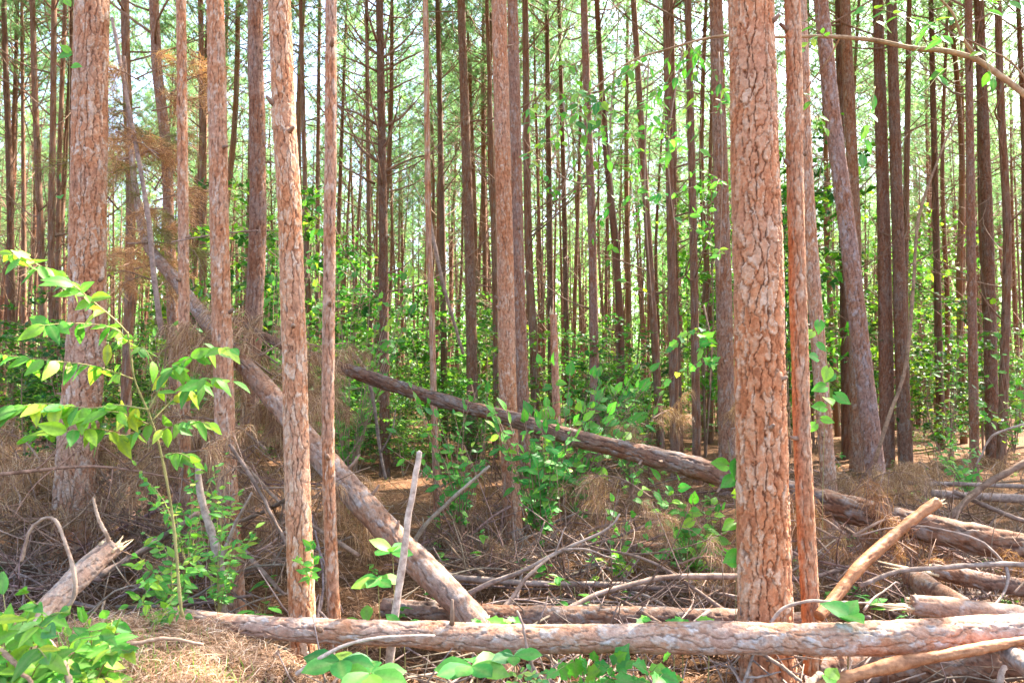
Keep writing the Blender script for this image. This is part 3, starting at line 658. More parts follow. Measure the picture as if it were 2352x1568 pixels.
# ------------------------------------------------------------------ single sticks and branches traced from the photograph
def stick(label, pts, w0, w1, name='dead_stick', mat=None, tint=(1, 1, 1), forks=(), n=8, rows=22, wob=.0025):
    global rng
    rng = np.random.default_rng(int(abs(pts[0][0]) * 7 + pts[0][1]))
    p = np.array([P(*q) for q in pts]); base = p[0].copy()
    root = thing(name, label, 'stick', base)
    k = .5 / F_PX
    link('stem', mesh_tube('stem', p, w0 * k * pts[0][2], w1 * k * pts[-1][2], n, rows, mat, base, wob), root, color=tint)
    for f in forks:
        q = np.array([P(*g) for g in f[0]]); link('side_branch', mesh_tube('side_branch', q, f[1] * k * f[0][0][2], f[1] * .45 * k * f[0][0][2], 6, 12, mat, base, wob), root, color=tint)
    return root
PALE = (2.1, 2.05, 2.0)
stick('straight pale grey stick standing upright behind the level front log', [(886, 1600, 4.0), (905, 1420, 3.98), (925, 1270, 3.96), (946, 1110, 3.94), (957, 1038, 3.93)], 20, 12, tint=PALE, wob=.0035)
stick('grey lichen-covered branch slanting up beside the upright pale stick', [(930, 1290, 5.6), (972, 1210, 5.5), (1040, 1140, 5.45), (1122, 1066, 5.4)], 11, 7, tint=(1.2, 1.25, 1.1))
stick('forked pale dead stem below the arching sapling', [(512, 1420, 4.3), (506, 1300, 4.3), (488, 1220, 4.32), (462, 1130, 4.34), (452, 1060, 4.36)], 25, 15, 'dead_sapling', tint=(1.35, 1.32, 1.25), forks=[([(507, 1288, 4.3), (535, 1215, 4.25), (570, 1130, 4.2)], 12)])
stick('dark stick slanting through the seedlings behind the splintered stub', [(230, 1320, 4.4), (283, 1292, 4.5), (370, 1240, 4.6), (460, 1180, 4.7)], 17, 13, tint=(.7, .6, .55))
stick('thin dark branch slanting down to the tall pale orange pine', [(528, 1020, 4.5), (580, 1100, 4.45), (620, 1180, 4.4), (662, 1258, 4.35)], 9, 8, tint=(.8, .7, .65))
stick('short brown stick lying between dead brush and tall pale orange pine', [(560, 1262, 4.9), (600, 1306, 4.8), (650, 1358, 4.7)], 11, 9, tint=(1.1, .95, .85))
stick('thin pale twig lying along the level front log', [(680, 1548, 3.35), (735, 1510, 3.38), (800, 1480, 3.42), (880, 1466, 3.45), (985, 1470, 3.5)], 10, 5, tint=PALE)
stick('thin crooked twig standing in front of the level front log', [(1255, 1600, 3.25), (1238, 1555, 3.3), (1217, 1512, 3.35), (1203, 1440, 3.4), (1191, 1408, 3.42)], 10, 5, tint=(1.4, 1.2, 1.1), forks=[([(1243, 1568, 3.3), (1270, 1530, 3.3), (1300, 1505, 3.3)], 6)])
stick('long grey branch rising through the brush tangle in front of the shrub', [(1040, 1385, 5.0), (1110, 1345, 4.95), (1206, 1307, 4.9), (1290, 1262, 4.9), (1391, 1216, 4.9), (1420, 1180, 4.9)], 15, 5, tint=(1.15, 1.1, 1.05), forks=[([(1290, 1262, 4.9), (1350, 1262, 4.85), (1415, 1285, 4.8)], 7), ([(1275, 1270, 4.9), (1290, 1235, 4.9), (1302, 1212, 4.9)], 5)])
stick('pale forked branch propped against the long grey branch', [(1150, 1400, 4.7), (1172, 1378, 4.75), (1219, 1318, 4.8), (1270, 1280, 4.85)], 12, 6, tint=(1.35, 1.2, 1.05))
stick('grey stick lying level behind the brush tangle', [(1020, 1318, 5.5), (1054, 1326, 5.5), (1222, 1338, 5.45), (1425, 1343, 5.4), (1500, 1350, 5.35)], 15, 12, tint=(1.1, 1.05, 1.))
stick('curved branch with a bleached tip reaching the widest trunk', [(1300, 1400, 4.7), (1370, 1365, 4.8), (1450, 1342, 4.85), (1520, 1326, 4.9), (1600, 1322, 4.9), (1720, 1322, 4.9)], 12, 15, tint=(1.25, 1.1, 1.0))
stick('dark straight stick lying under the bleached curved branch', [(1440, 1348, 5.3), (1560, 1352, 5.3), (1760, 1360, 5.3)], 14, 14, tint=(.75, .66, .62))
stick('stick lying level between the widest trunk and slim orange pine', [(1690, 1322, 5.), (1850, 1326, 5.), (1960, 1300, 5.1)], 15, 9, tint=(.9, .82, .78))
stick('arched twig springing over the front log by the slim orange pine', [(1770, 1430, 3.78), (1800, 1395, 3.8), (1860, 1378, 3.8), (1930, 1380, 3.8), (2000, 1382, 3.8)], 9, 5, tint=(1.3, 1.25, 1.2), forks=[([(1985, 1400, 3.85), (2010, 1370, 3.9), (2060, 1335, 3.95), (2066, 1337, 3.95)], 6)])
stick('long grey dead branch bowed across the dark log with pale tip', [(1975, 1345, 4.35), (2060, 1312, 4.4), (2150, 1305, 4.45), (2250, 1298, 4.5), (2352, 1300, 4.5), (2500, 1310, 4.5)], 11, 13, tint=(1.05, 1., .98), forks=[([(2310, 1298, 4.5), (2315, 1330, 4.45), (2300, 1370, 4.4), (2275, 1395, 4.3)], 8), ([(2310, 1298, 4.5), (2250, 1240, 4.55), (2130, 1208, 4.6), (2040, 1212, 4.65), (1965, 1232, 4.7)], 7)])
stick('brown branch slanting down through the brush past the right log', [(2190, 1128, 6.4), (2270, 1165, 6.2), (2352, 1200, 6.1)], 12, 10, tint=(.95, .8, .7))
stick('fallen pole lying level on the sunny litter behind the slanting trunk', [(2080, 1108, 8.5), (2200, 1110, 8.4), (2400, 1112, 8.3)], 10, 10, tint=(1.1, 1., .95))
stick('thicker pole lying level just in front of the sunny litter', [(2140, 1132, 7.4), (2250, 1140, 7.3), (2450, 1148, 7.2)], 18, 20, tint=(1.1, .98, .92))
stick('brown dead bough sweeping up beyond the right end of the slanting trunk', [(2180, 1190, 6.2), (2240, 1130, 6.2), (2300, 1090, 6.2), (2400, 1040, 6.2)], 15, 17, tint=(.9, .7, .55), forks=[([(2240, 1130, 6.2), (2210, 1160, 6.), (2190, 1220, 5.9)], 8)])
stick('dead stem leaning down onto the grey-brown pine', [(983, 480, 9.2), (1000, 570, 9.3), (1022, 665, 9.5), (1048, 745, 9.7), (1070, 815, 9.9)], 9, 7, tint=(1.2, 1.12, 1.05))
stick('crooked dead sapling stem below the slanting trunk', [(886, 1100, 8.5), (872, 1030, 8.5), (862, 950, 8.4), (842, 860, 8.3), (812, 812, 8.2)], 7, 9, tint=(1.05, .98, .92), forks=[([(874, 1040, 8.5), (900, 990, 8.4), (910, 930, 8.4)], 5)])
stick('thin bowed dead stem standing before the crooked dark pine', [(372, 770, 6.7), (362, 700, 6.7), (350, 600, 6.8), (340, 500, 6.9), (310, 330, 7.0), (275, 150, 7.1), (255, 40, 7.2)], 13, 8, 'dead_sapling', tint=(1.2, 1.05, 1.))
stick('long curved orange-brown dead stem behind the shaggy pine', [(2010, 1060, 9.5), (2040, 960, 9.5), (2080, 840, 9.6), (2098, 640, 9.7), (2110, 500, 9.8), (2160, 350, 9.9), (2200, 260, 10.)], 10, 5, 'dead_sapling', tint=(1.1, .85, .62))
stick('fallen grey branch crossing the stand at the far right', [(2400, 960, 6.8), (2300, 990, 6.9), (2270, 1010, 7.), (2240, 1070, 7.1)], 6, 4, tint=(1.5, 1.45, 1.4))
stick('short stick jutting from the splintered log stub', [(252, 1262, 3.24), (248, 1225, 3.2), (238, 1190, 3.2), (224, 1150, 3.2)], 11, 6, tint=(1.6, 1.45, 1.3))
stick('looping bare vine stem arching over the splintered stub', [(165, 1600, 2.4), (150, 1530, 2.45), (110, 1470, 2.5), (86, 1440, 2.55), (130, 1415, 2.6), (168, 1375, 2.62), (172, 1318, 2.62), (150, 1250, 2.62), (124, 1192, 2.62), (80, 1205, 2.62), (56, 1260, 2.62), (48, 1290, 2.62)], 15, 6, 'bare_vine', tint=(1.45, 1.3, 1.15), rows=60, wob=.0012)
stick('thick bare stick lying on the pine straw bank', [(225, 1465, 2.95), (300, 1478, 3.0), (370, 1470, 3.05), (470, 1478, 3.1)], 12, 7, tint=(1.4, 1.2, 1.))
stick('pale twig end rising at the corner of the bank', [(0, 1490, 2.3), (40, 1530, 2.3), (90, 1580, 2.3)], 12, 9, tint=(1.6, 1.3, 1.1))
stick('pale stick standing under the level log near the bare tan limb', [(1950, 1560, 3.95), (1954, 1520, 3.9), (1956, 1490, 3.88)], 9, 8, tint=PALE)
stick('broken white stub standing before the thick shadowed log', [(2280, 1600, 3.5), (2300, 1560, 3.5), (2312, 1530, 3.52)], 18, 12, tint=(1.7, 1.6, 1.5))
stick('short grey broken stick at the foot of the slim orange pine', [(1845, 1600, 3.7), (1862, 1560, 3.75), (1880, 1535, 3.8)], 22, 15, tint=(1.1, 1.05, 1.))
stick('grey twig leaning over the litter below the widest trunk', [(1690, 1600, 3.6), (1715, 1550, 3.6), (1735, 1490, 3.62)], 10, 6, tint=(1.2, 1.15, 1.1), forks=[([(1712, 1555, 3.6), (1750, 1552, 3.6), (1790, 1540, 3.6)], 7)])
stick('grey stick lying in the litter beside the widest trunk', [(1720, 1480, 3.85), (1780, 1520, 3.8), (1840, 1570, 3.75)], 9, 8, tint=(1.05, 1., .95))
stick('long thin dead branch stretched level before the left pines', [(395, 556, 6.0), (450, 546, 5.9), (520, 536, 5.8), (590, 530, 5.7)], 4, 4, tint=(1.3, 1.1, 1.))

# scattered litter sticks
def litter_proto(i):
    L = R(.5, 1.7); mb = MB(); r0 = R(.005, .013)
    C, _ = spline([[-L / 2, 0, 0], [-L * .15, R(-.08, .08), R(0, .06)], [L * .2, R(-.1, .1), R(0, .08)], [L / 2, R(-.2, .2), R(0, .15)]], 12)
    V, Q, T = tube(C, np.linspace(r0, r0 * .4, 12), 6); mb.add(V, Q, T)
    for k in range(int(R(3, 9))):
        q = int(R(2, 10)); e = C[q] + unit(C[q + 1] - C[q] + rng.normal(0, .6, 3) * [1, 1, .7]) * R(.15, .5)
        V, Q, T = tube(np.stack([C[q], (C[q] + e) / 2 + rng.normal(0, .02, 3), e]), [r0 * .5, r0 * .4, r0 * .2], 5); mb.add(V, Q, T)
    return mb.mesh('dead_stick', STICK)
rng = np.random.default_rng(61)
LIT = [litter_proto(i) for i in range(12)]
def scatter_sticks(n, x0, x1, Y0, Y1, zmax, tilt, where):
    for i in range(n):
        Y = R(Y0, Y1); x = (R(x0, x1) - CX) / F_PX * Y
        o = link('dead_stick', LIT[int(R(0, 12))]); o.location = (x, Y, float(gz(x, Y)) + R(.01, zmax)); o.rotation_euler = (R(0, 6.28), R(-tilt, tilt), R(0, 6.28))
        s = R(.6, 1.15); o.scale = (s, s, s); v = R(.8, 1.35); o.color = (v, v * R(.88, 1.), v * R(.8, 1.), 1)
        tag(o, 'thin dead stick lying ' + where, 'stick', 'dead sticks ' + where)
scatter_sticks(84, 1000, 1750, 4.0, 6.6, .22, .35, 'in the tangle between the leaning trunk and widest trunk')
scatter_sticks(74, 1640, 2400, 3.7, 6.8, .25, .35, 'in the tangle around the peeled limb')
scatter_sticks(52, 0, 720, 4.3, 7.5, .35, .5, 'in the brown brush behind the sapling')
scatter_sticks(45, 300, 2400, 6.8, 12, .2, .4, 'on the litter beyond the slanting trunk')
scatter_sticks(34, 700, 2200, 3.45, 4.1, .08, .2, 'under the level front log')

def brush_proto(i):
    L = R(1.1, 2.2); mb = MB(); r0 = R(.010, .018)
    C, _ = spline([[-L / 2, 0, 0], [-L * .15, R(-.15, .15), R(-.05, .15)], [L * .2, R(-.2, .2), R(-.05, .2)], [L / 2, R(-.3, .3), R(-.1, .3)]], 16)
    V, Q, T = tube(C, np.linspace(r0, r0 * .3, 16) * rng.uniform(.85, 1.15, 16), 7); mb.add(V, Q, T)
    for k in range(16):
        q = int(R(2, 14)); d = unit(C[q + 1] - C[q] + rng.normal(0, .8, 3)); l = R(.25, .8); g = rng.normal(0, .12, 3) - [0, 0, .08]
        B = np.stack([C[q] + d * l * t + g * t * t for t in np.linspace(0, 1, 6)]); V, Q, T = tube(B, np.linspace(r0 * .42, r0 * .15, 6), 5); mb.add(V, Q, T)
        for m in range(3):
            o = B[int(R(1, 5))]; e = o + unit(d + rng.normal(0, .8, 3)) * R(.08, .3); V, Q, T = tube(np.stack([o, e]), [r0 * .18, r0 * .1], 4); mb.add(V, Q, T)
    return mb.mesh('brush_branch', STICK)
rng = np.random.default_rng(67)
BRU = [brush_proto(i) for i in range(7)]
for (n, x0, x1, Y0, Y1, zm, where) in ((24, -20, 200, 4.9, 7.8, .75, 'heaped beside the stout bent pine'), (26, 230, 720, 5.0, 8.4, .9, 'heaped around the leaning dead trunk'), (26, 1030, 1700, 4.9, 7.6, .35, 'tangled below the shrub on the slanting trunk'),
                                       (26, 1880, 2400, 4.6, 7., .45, 'tangled around the slanting trunk near the peeled limb'), (24, 1100, 2400, 7.4, 12., .4, 'lying beyond the slanting trunk')):
    for i in range(n):
        Y = R(Y0, Y1); x = (R(x0, x1) - CX) / F_PX * Y
        o = link('brush_branch', BRU[int(R(0, 7))]); o.location = (x, Y, float(gz(x, Y)) + R(.04, zm)); o.rotation_euler = (R(0, 6.28), R(-.45, .45), R(0, 6.28)); s_ = R(.6, 1.1); o.scale = (s_, s_, s_)
        v = R(.55, 1.15); o.color = (v * 1.1, v * R(.78, .94), v * R(.62, .86), 1); tag(o, 'twiggy dead branch ' + where, 'branch', 'dead branches ' + where)

# ------------------------------------------------------------------ brown dead boughs with hanging needles
def bough_proto(i, droop=True):
    global rng
    rng = np.random.default_rng(500 + i); L = R(.7, 1.1); sb = MB(); nb = MB()
    C, _ = spline([[0, 0, 0], [L * .4, R(-.05, .05), R(.04, .16)], [L * .75, R(-.1, .1), R(.0, .12)], [L, R(-.15, .15), R(-.2, .02)]], 12)
    V, Q, T = tube(C, np.linspace(.012, .004, 12), 6); sb.add(V, Q, T)
    src = [C[4:]]
    for k in range(4):
        q = int(R(3, 10)); d = unit(C[q + 1] - C[q] + rng.normal(0, .7, 3)); e = np.stack([C[q] + d * t * R(.25, .45) + [0, 0, -.12 * t * t] for t in np.linspace(0, 1, 6)])
        V, Q, T = tube(e, np.linspace(.006, .003, 6), 5); sb.add(V, Q, T); src.append(e[2:])
    pts = np.concatenate(src); n = 560
    p = pts[rng.integers(0, len(pts), n)] + rng.normal(0, .018, (n, 3))
    d = unit(rng.normal(0, 1, (n, 3)) * [.8, .8, .5] + [.5, 0, 0]); l = rng.uniform(.13, .24, (n, 1))
    g = np.array([[0, 0, -1.]]) * (1. if droop else .18)
    m1 = p + d * l * .38 + g * l * .12; m2 = m1 + unit(d * .55 + g * .9) * l * .35; m3 = m2 + unit(d * .2 + g * 1.3) * l * .4
    s = unit(np.cross(d, rng.normal(0, 1, (n, 3)))) * .002
    V = np.stack([p - s, p + s, m1 + s, m1 - s, m2 + s * .9, m2 - s * .9, m3], 1).reshape(-1, 3); b = np.arange(n)[:, None] * 7
    Q = np.concatenate([b + [[0, 1, 2, 3]], b + [[3, 2, 4, 5]]]); T = b + [[5, 4, 6]]
    nb.add(V, Q, T, np.repeat(np.repeat(rng.uniform(0, 1, (n, 1)), 7, 0), 3, 1))
    return sb.mesh('stem', TWIG), nb.mesh('needles', BROWN, False)
BOUGH = [bough_proto(i) for i in range(6)]; SPREAD = [bough_proto(10 + i, False) for i in range(3)]
rng = np.random.default_rng(15)
def bough(px, py, Y, s=1., rz=None, tilt=0., label='dead pine bough hung with long brown needles in the brush', group='brown dead boughs in the brush', set_=None, tint=None):
    st, nm = (set_ or BOUGH)[int(R(0, len(set_ or BOUGH)))]
    r = thing('dead_bough', label, 'bough', P(px, py, Y), group); r.rotation_euler = (R(-.3, .3), tilt + R(-.25, .25), R(0, 6.28) if rz is None else rz); r.scale = (s, s, s)
    link('stem', st, r); link('needles', nm, r, color=tint or (1, 1, 1), kind='stuff')
def heap(n, x0, x1, y0, y1, Y0, Y1, s0, s1, where, tint=None):
    for i in range(n): bough(R(x0, x1), R(y0, y1), R(Y0, Y1), R(s0, s1), None, 0., 'dead pine bough hung with brown needles ' + where, 'dead boughs ' + where, None, tint)
heap(30, -40, 100, 1020, 1270, 5.2, 7.6, .6, 1., 'in the heap beside the stout bent pine')
heap(15, 240, 480, 970, 1270, 6.6, 8.2, .7, 1., 'behind the arching sapling')
heap(26, 525, 660, 790, 1080, 5.8, 7.6, .7, 1., 'piled where the two slanting trunks cross')
heap(12, 545, 700, 1100, 1330, 4.9, 6.5, .6, .9, 'behind the tall pale orange pine')
heap(5, 700, 800, 790, 1000, 5.9, 7.6, .5, .8, 'at the narrow end of the long slanting trunk')
for (x, y, Y, s) in ((1110, 1150, 7.9, .9), (1010, 1120, 7.4, .8), (1085, 1165, 7.6, 1.), (1000, 1180, 7.2, .7), (1130, 1180, 7.7, .8), (1250, 1200, 7.6, .7), (1300, 1215, 7., .7), (1260, 1225, 7.8, .7)):
    bough(x, y, Y, s, None, 0., 'dead bough with drooping brown needles at the foot of the orange-brown pine', 'boughs at the foot of the orange-brown pine', None, (.85, .8, .75))
for (x, y, Y, s) in ((1500, 1285, 6.5, .8), (1600, 1290, 6.5, .8), (1500, 960, 8.5, .8), (1490, 980, 8.5, .7), (1690, 935, 8., .7), (1680, 985, 8., .8)):
    bough(x, y, Y, s, None, 0., 'tan needle bough hanging between the shrub and the widest trunk', 'tan boughs by the widest trunk')
for (x, y, Y, s) in ((1940, 1225, 4.75, .8), (1960, 1230, 4.7, .9), (1930, 1240, 4.7, .8), (1905, 1270, 4.7, .7), (2105, 1270, 4.6, .45), (1925, 1330, 4.6, .5), (2270, 1370, 4.4, .6), (2330, 1360, 4.3, .6)):
    bough(x, y, Y + .2, s, R(.4, 2.7), 0., 'reddish drooping needle bough under the slanting trunk near the peeled limb', 'needle boughs near the peeled limb', None, (.95, .80, .76))
heap(22, 1900, 2400, 1075, 1140, 7.5, 12, .5, .8, 'on the sunny litter beyond the slanting trunk')
heap(18, 1040, 1700, 1130, 1310, 5.2, 8, .45, .75, 'low in the brush before the shrubs')
GLAB = 'dead brown needle spray on the treetop of the leaning trunk'
for i in range(32):
    k = R(0, 1); bough(R(245, 375) + k * 30, 150 + 480 * k + R(-40, 60), R(6.9, 8.6), R(.5, .85), None, R(-.6, .3), GLAB, 'brown needle sprays of the leaning treetop', SPREAD, (1.35, 1.2, 1.05) if R(0, 1) < .7 else (.55, .8, .4))

# ------------------------------------------------------------------ leaves
def leaf_mesh(name, prof, curl, fold, mat=LEAF, heart=0.):
    """length 1 along +Y, prof = half widths at even stations; midrib carries the pale vein tone"""
    k = len(prof); V, C = [], []
    for i, hw in enumerate(prof):
        y = i / (k - 1); z = -curl * y * y
        for s in (-1, -.5, 0, .5, 1):
            yy = y - (heart * abs(s) * (1 - y) ** 3)
            V.append((s * hw, yy - .06 * abs(s) * (hw > .05), z + fold * abs(s) * hw - .25 * fold * s * s * hw)); C.append((0, 1, .55 if s == 0 else 0))
    Q = [(i * 5 + j, i * 5 + j + 1, i * 5 + j + 6, i * 5 + j + 5) for i in range(k - 1) for j in range(4)]
    return make_mesh(name, np.array(V), np.array(Q), None, mat, np.array(C))
OV = [.02, .16, .23, .225, .145, .005]; OB = [.02, .12, .21, .27, .22, .005]; HT = [.10, .36, .40, .33, .18, .005]; LN = [.01, .11, .15, .14, .085, .003]; MP = [.08, .42, .30, .40, .16, .01]
LEAVES = {'ovate': [leaf_mesh('leaf', OV, c, f) for c, f in ((.12, .25), (.34, .35), (.02, .6), (.5, .15), (-.12, .3))], 'obovate': [leaf_mesh('leaf', OB, c, f) for c, f in ((.1, .2), (.25, .3))],
          'heart': [leaf_mesh('leaf', HT, c, f, heart=.22) for c, f in ((.1, .2), (.25, .3))], 'narrow': [leaf_mesh('leaf', LN, c, f) for c, f in ((.15, .3), (.3, .4))],
          'lobed': [leaf_mesh('leaf', MP, c, f, heart=.15) for c, f in ((.1, .15), (.25, .3))]}
def leaf(parent, base, pos, d, nrm, size, kind, tint):
    d = Vector(d).normalized(); nv = Vector(nrm); x = d.cross(nv)
    if x.length < 1e-4: x = d.cross(Vector((.3, 1, .2)))
    x.normalize(); z = x.cross(d)
    M = Matrix(((x[0], d[0], z[0]), (x[1], d[1], z[1]), (x[2], d[2], z[2]))).to_4x4()
    M = Matrix.Translation(Vector(np.asarray(pos) - base)) @ M @ Matrix.Scale(size, 4)
    ms = LEAVES[kind]; o = bpy.data.objects.new('leaf', ms[int(rng.integers(len(ms)))]); COL.objects.link(o)
    o.parent = parent; o.matrix_basis = M; o.color = (*tint, 1)
    return o
def leafy_twig(root, base, pts, size, kind, n, tint, r=.003, droop=.5, start=.12, end=True, flat=.25, stem=GSTEM, two=False):
    """one twig (a part) with n alternate leaves (parts)"""
    C, _ = spline(pts, 26)
    V, Q, T = tube(C - base, np.linspace(r, r * .4, 26), 5); link('twig', make_mesh('twig', V, Q, T, stem), root, color=(1, 1, 1))
    Tn = unit(np.gradient(C, axis=0))
    for i in range(n):
        t = start + (1 - start) * (i + R(-.25, .25)) / max(n - 1, 1); q = int(np.clip(t, 0, 1) * 25)
        side = unit(np.cross(Tn[q], [0, 0, 1.]) + 1e-6)
        for sg in ((1, -1) if two else ((1 if i % 2 else -1),)):
            d = Tn[q] * R(.3, .7) + side * sg * R(.6, 1.) + np.array([0, 0, -droop * R(.2, 1.6)]) + rng.normal(0, .32, 3)
            if end and i == n - 1: d = Tn[q] + [0, 0, -droop * .6]
            v = R(.85, 1.2)
            leaf(root, base, C[q], d, np.array([0, -.75, .8]) + rng.normal(0, flat, 3), size * R(.55, 1.2), kind, (tint[0] * v * R(.8, 1.35), tint[1] * v, tint[2] * v * R(.7, 1.1)))
def px(pts, Y=None): return np.array([P(*(q if len(q) == 3 else (*q, Y))) for q in pts])

# the arching sapling in front
rng = np.random.default_rng(31)
b0 = P(420, 1415, 3.2); sap = thing('hardwood_sapling', 'young hardwood sapling with big bright leaves arching in front of the left pines', 'sapling', b0)
SY = 3.1
link('stem', mesh_tube('stem', px([(420, 1415, 3.2), (414, 1380, 3.2), (398, 1200, 3.17), (372, 1050, 3.14), (346, 960, 3.12), (310, 875, 3.1), (299, 800, 3.08), (293, 762, 3.05)]), .0075, .0035, 8, 40, GSTEM, b0), sap)
G1 = (1.6, 1.28, .95)
for pts, n, sz in (([(293, 765), (265, 735), (220, 698), (175, 660), (130, 630), (60, 595), (15, 580)], 24, .115),
        ([(300, 795), (275, 762), (236, 748), (165, 742), (90, 748)], 13, .105), ([(310, 872), (250, 850), (189, 836), (95, 826), (-20, 812)], 15, .105),
        ([(340, 945), (381, 867), (415, 833), (472, 806), (532, 800)], 18, .105), ([(350, 965), (400, 915), (439, 887), (489, 867), (535, 876)], 14, .095),
        ([(340, 940), (270, 930), (202, 937), (88, 927), (-20, 950)], 18, .115), ([(352, 980), (300, 955), (250, 945), (205, 965)], 12, .105),
        ([(356, 995), (400, 975), (440, 965), (485, 975)], 8, .095), ([(350, 970), (290, 1000), (230, 985), (150, 990), (60, 1000)], 16, .115), ([(370, 1050), (410, 1040), (450, 1060)], 5, .08), ([(300, 800), (330, 800), (350, 830)], 4, .08)):
    leafy_twig(sap, b0, px([(a, b, SY + R(-.12, .1) - .25 * (i / 5)) for i, (a, b) in enumerate(pts)]), sz * .82, 'ovate', int(n * 1.8), G1, .0032, .6, flat=.5)
for (x, y) in ((120, 970), (248, 790), (250, 800)):
    o = leaf(sap, b0, P(x, y, 2.95), (.1, -.3, -1), (0, -1, .2), .075, 'ovate', (5.5, 1.5, .4)); o['label'] = 'yellow turning leaf'

def bush(name, label, cat, base, tips, size, kind, n, tint, r=.004, droop=.4, lift=.35, two=False, stem=GSTEM, flat=.3):
    root = thing(name, label, cat, base)
    for t in tips:
        mid = base + (t - base) * .5 + np.array([0, 0, lift * np.linalg.norm(t - base) * .4]) + rng.normal(0, .03, 3)
        leafy_twig(root, base, np.stack([base, mid, t]), size, kind, n, tint, r, droop, .2, True, flat, stem, two)
    return root
def tips(x0, x1, y0, y1, Y0, Y1, n): return [P(R(x0, x1), R(y0, y1), R(Y0, Y1)) for _ in range(n)]
rng = np.random.default_rng(33)
BL = (.95, 1.05, 1.15); GR = (.85, .95, .95)
bush('leafy_seedling', 'broad-leaved plant crowding the near corner of the straw bank', 'plant', P(40, 1640, 2.5), tips(-40, 150, 1300, 1560, 2.1, 2.6, 16), .088, 'ovate', 6, (1.3, 1.2, .95), .003, .3, two=True)
bush('leafy_seedling', 'bright low plant spilling over the straw bank by the stub', 'plant', P(200, 1610, 2.8), tips(100, 300, 1410, 1560, 2.4, 2.9, 18), .066, 'ovate', 6, (1.35, 1.25, .95), .0025, .3, two=True)
bush('leafy_seedling', 'small leafy plant on the crest of the straw bank', 'plant', P(360, 1440, 3.5), tips(270, 470, 1340, 1420, 3.3, 3.7, 8), .05, 'ovate', 5, (1.25, 1.15, .8), .002, .3, two=True)
bush('leafy_seedling', 'tangle of bright seedling leaves between the stub and the forked stem', 'plant', P(400, 1400, 4.0), tips(290, 480, 1180, 1370, 3.7, 4.4, 10), .062, 'ovate', 8, (1.2, 1.15, .85), .0025, .35, two=True)
bush('leafy_seedling', 'loose seedling with pointed leaves around the forked pale stem', 'plant', P(500, 1420, 4.2), tips(440, 640, 1060, 1260, 3.8, 4.6, 13), .062, 'narrow', 9, (1.1, 1.15, .9), .0025, .35, two=True)
bush('leafy_seedling', 'fine leafy seedling under the arching sapling twigs', 'plant', P(430, 1300, 4.5), tips(300, 560, 1040, 1180, 4., 5., 11), .05, 'ovate', 9, (1.15, 1.15, .85), .002, .35, two=True)
bush('leafy_seedling', 'sprig of pale leaves on the foot of the tall pale orange pine', 'plant', P(712, 1330, 3.9), tips(672, 745, 1245, 1300, 3.8, 3.95, 5), .052, 'ovate', 3, (1.4, 1.3, .95), .0015, .15, two=True)
# plants with large ribbed leaves round the front log
def whorl(label, px_, py, Y, n, size, tint, kind='obovate', lean=(0, 0), tilt=.35):
    c = P(px_, py, Y); b = np.array([c[0] + lean[0], c[1] + .05, float(gz(c[0], c[1]))]); root = thing('whorled_plant', label, 'plant', b)
    link('stem', mesh_tube('stem', np.stack([b, (b + c) / 2 + [.01, 0, 0], c]), .004, .0022, 6, 10, GSTEM, b), root)
    a0 = R(0, 6.28)
    for i in range(n):
        a = a0 + 6.28 * i / n + R(-.2, .2); v = R(.85, 1.15)
        leaf(root, b, c + rng.normal(0, .004, 3), (math.cos(a), math.sin(a) - .2, R(-.1, 1.) * tilt), (0, -.75, 1), size * R(.8, 1.15), kind, (tint[0] * v, tint[1] * v, tint[2] * v))
    return root
DG = (.8, .95, .95)
whorl('dark green ribbed plant against the leaning trunk behind the upright stick', 902, 1268, 4.15, 5, .13, DG, tilt=.9)
whorl('broad ribbed plant left of the upright stick with drooping leaves', 868, 1330, 4.05, 6, .13, (.95, 1.1, .9), tilt=0.)
whorl('two-leaved ribbed plant peeping over the level front log', 838, 1432, 3.95, 4, .125, DG, tilt=1.2)
whorl('single light leaf plant peeping over the log by the upright stick', 925, 1440, 3.9, 2, .11, (1.15, 1.25, .85), tilt=1.)
whorl('large-leaved plant under the level front log', 780, 1520, 3.4, 6, .17, DG, tilt=.2)
whorl('big dark-leaved plant below the log at the straw bank edge', 850, 1545, 3.3, 6, .16, DG, tilt=.1)
whorl('dark whorled plant under the log beside the crooked twig', 1085, 1530, 3.3, 7, .16, (.7, .95, 1.), tilt=.2)
whorl('dark narrow-leaved plant under the log by the crooked twig', 1180, 1505, 3.35, 5, .11, (.7, .95, 1.), tilt=.3)
bush('leafy_seedling', 'small pale bluish plant at the base of the crooked twig', 'plant', P(1215, 1610, 3.2), tips(1170, 1265, 1530, 1590, 3.1, 3.3, 9), .032, 'obovate', 6, (1.7, 1.3, 2.), .0016, .2, two=True)
for lab, x0, x1, y0, y1, n, sz in (('low vine with lobed leaves below the level front log', 1270, 1440, 1490, 1565, 8, .085), ('lobed-leaf vine trailing below the log near the widest trunk', 1420, 1560, 1490, 1570, 7, .08), ('lobed leaves sprouting at the bottom below the crooked twig', 1300, 1400, 1540, 1585, 5, .075)):
    bush('trailing_vine', lab, 'vine', P((x0 + x1) / 2, 1640, 3.5), tips(x0, x1, y0, y1, 3.25, 3.6, n), sz, 'lobed', 4, (1.1, 1.2, .9), .002, .2)
for x, y, s in ((1092, 1432, .06), (1150, 1432, .075), (1182, 1425, .05), (1480, 1425, .05), (1565, 1428, .05), (1625, 1425, .05), (1545, 1428, .045)):
    whorl('little seedling peeping over the level log between leaning trunk and widest trunk', x, y, 3.85, 3, s, (1.1, 1.2, .85), 'lobed', tilt=.5)['group'] = 'seedlings peeping over the level log'
whorl('pair of big round leaves above the log beside the slim orange pine', 1945, 1412, 3.62, 3, .12, (1.1, 1.25, .9), 'heart', tilt=.7)
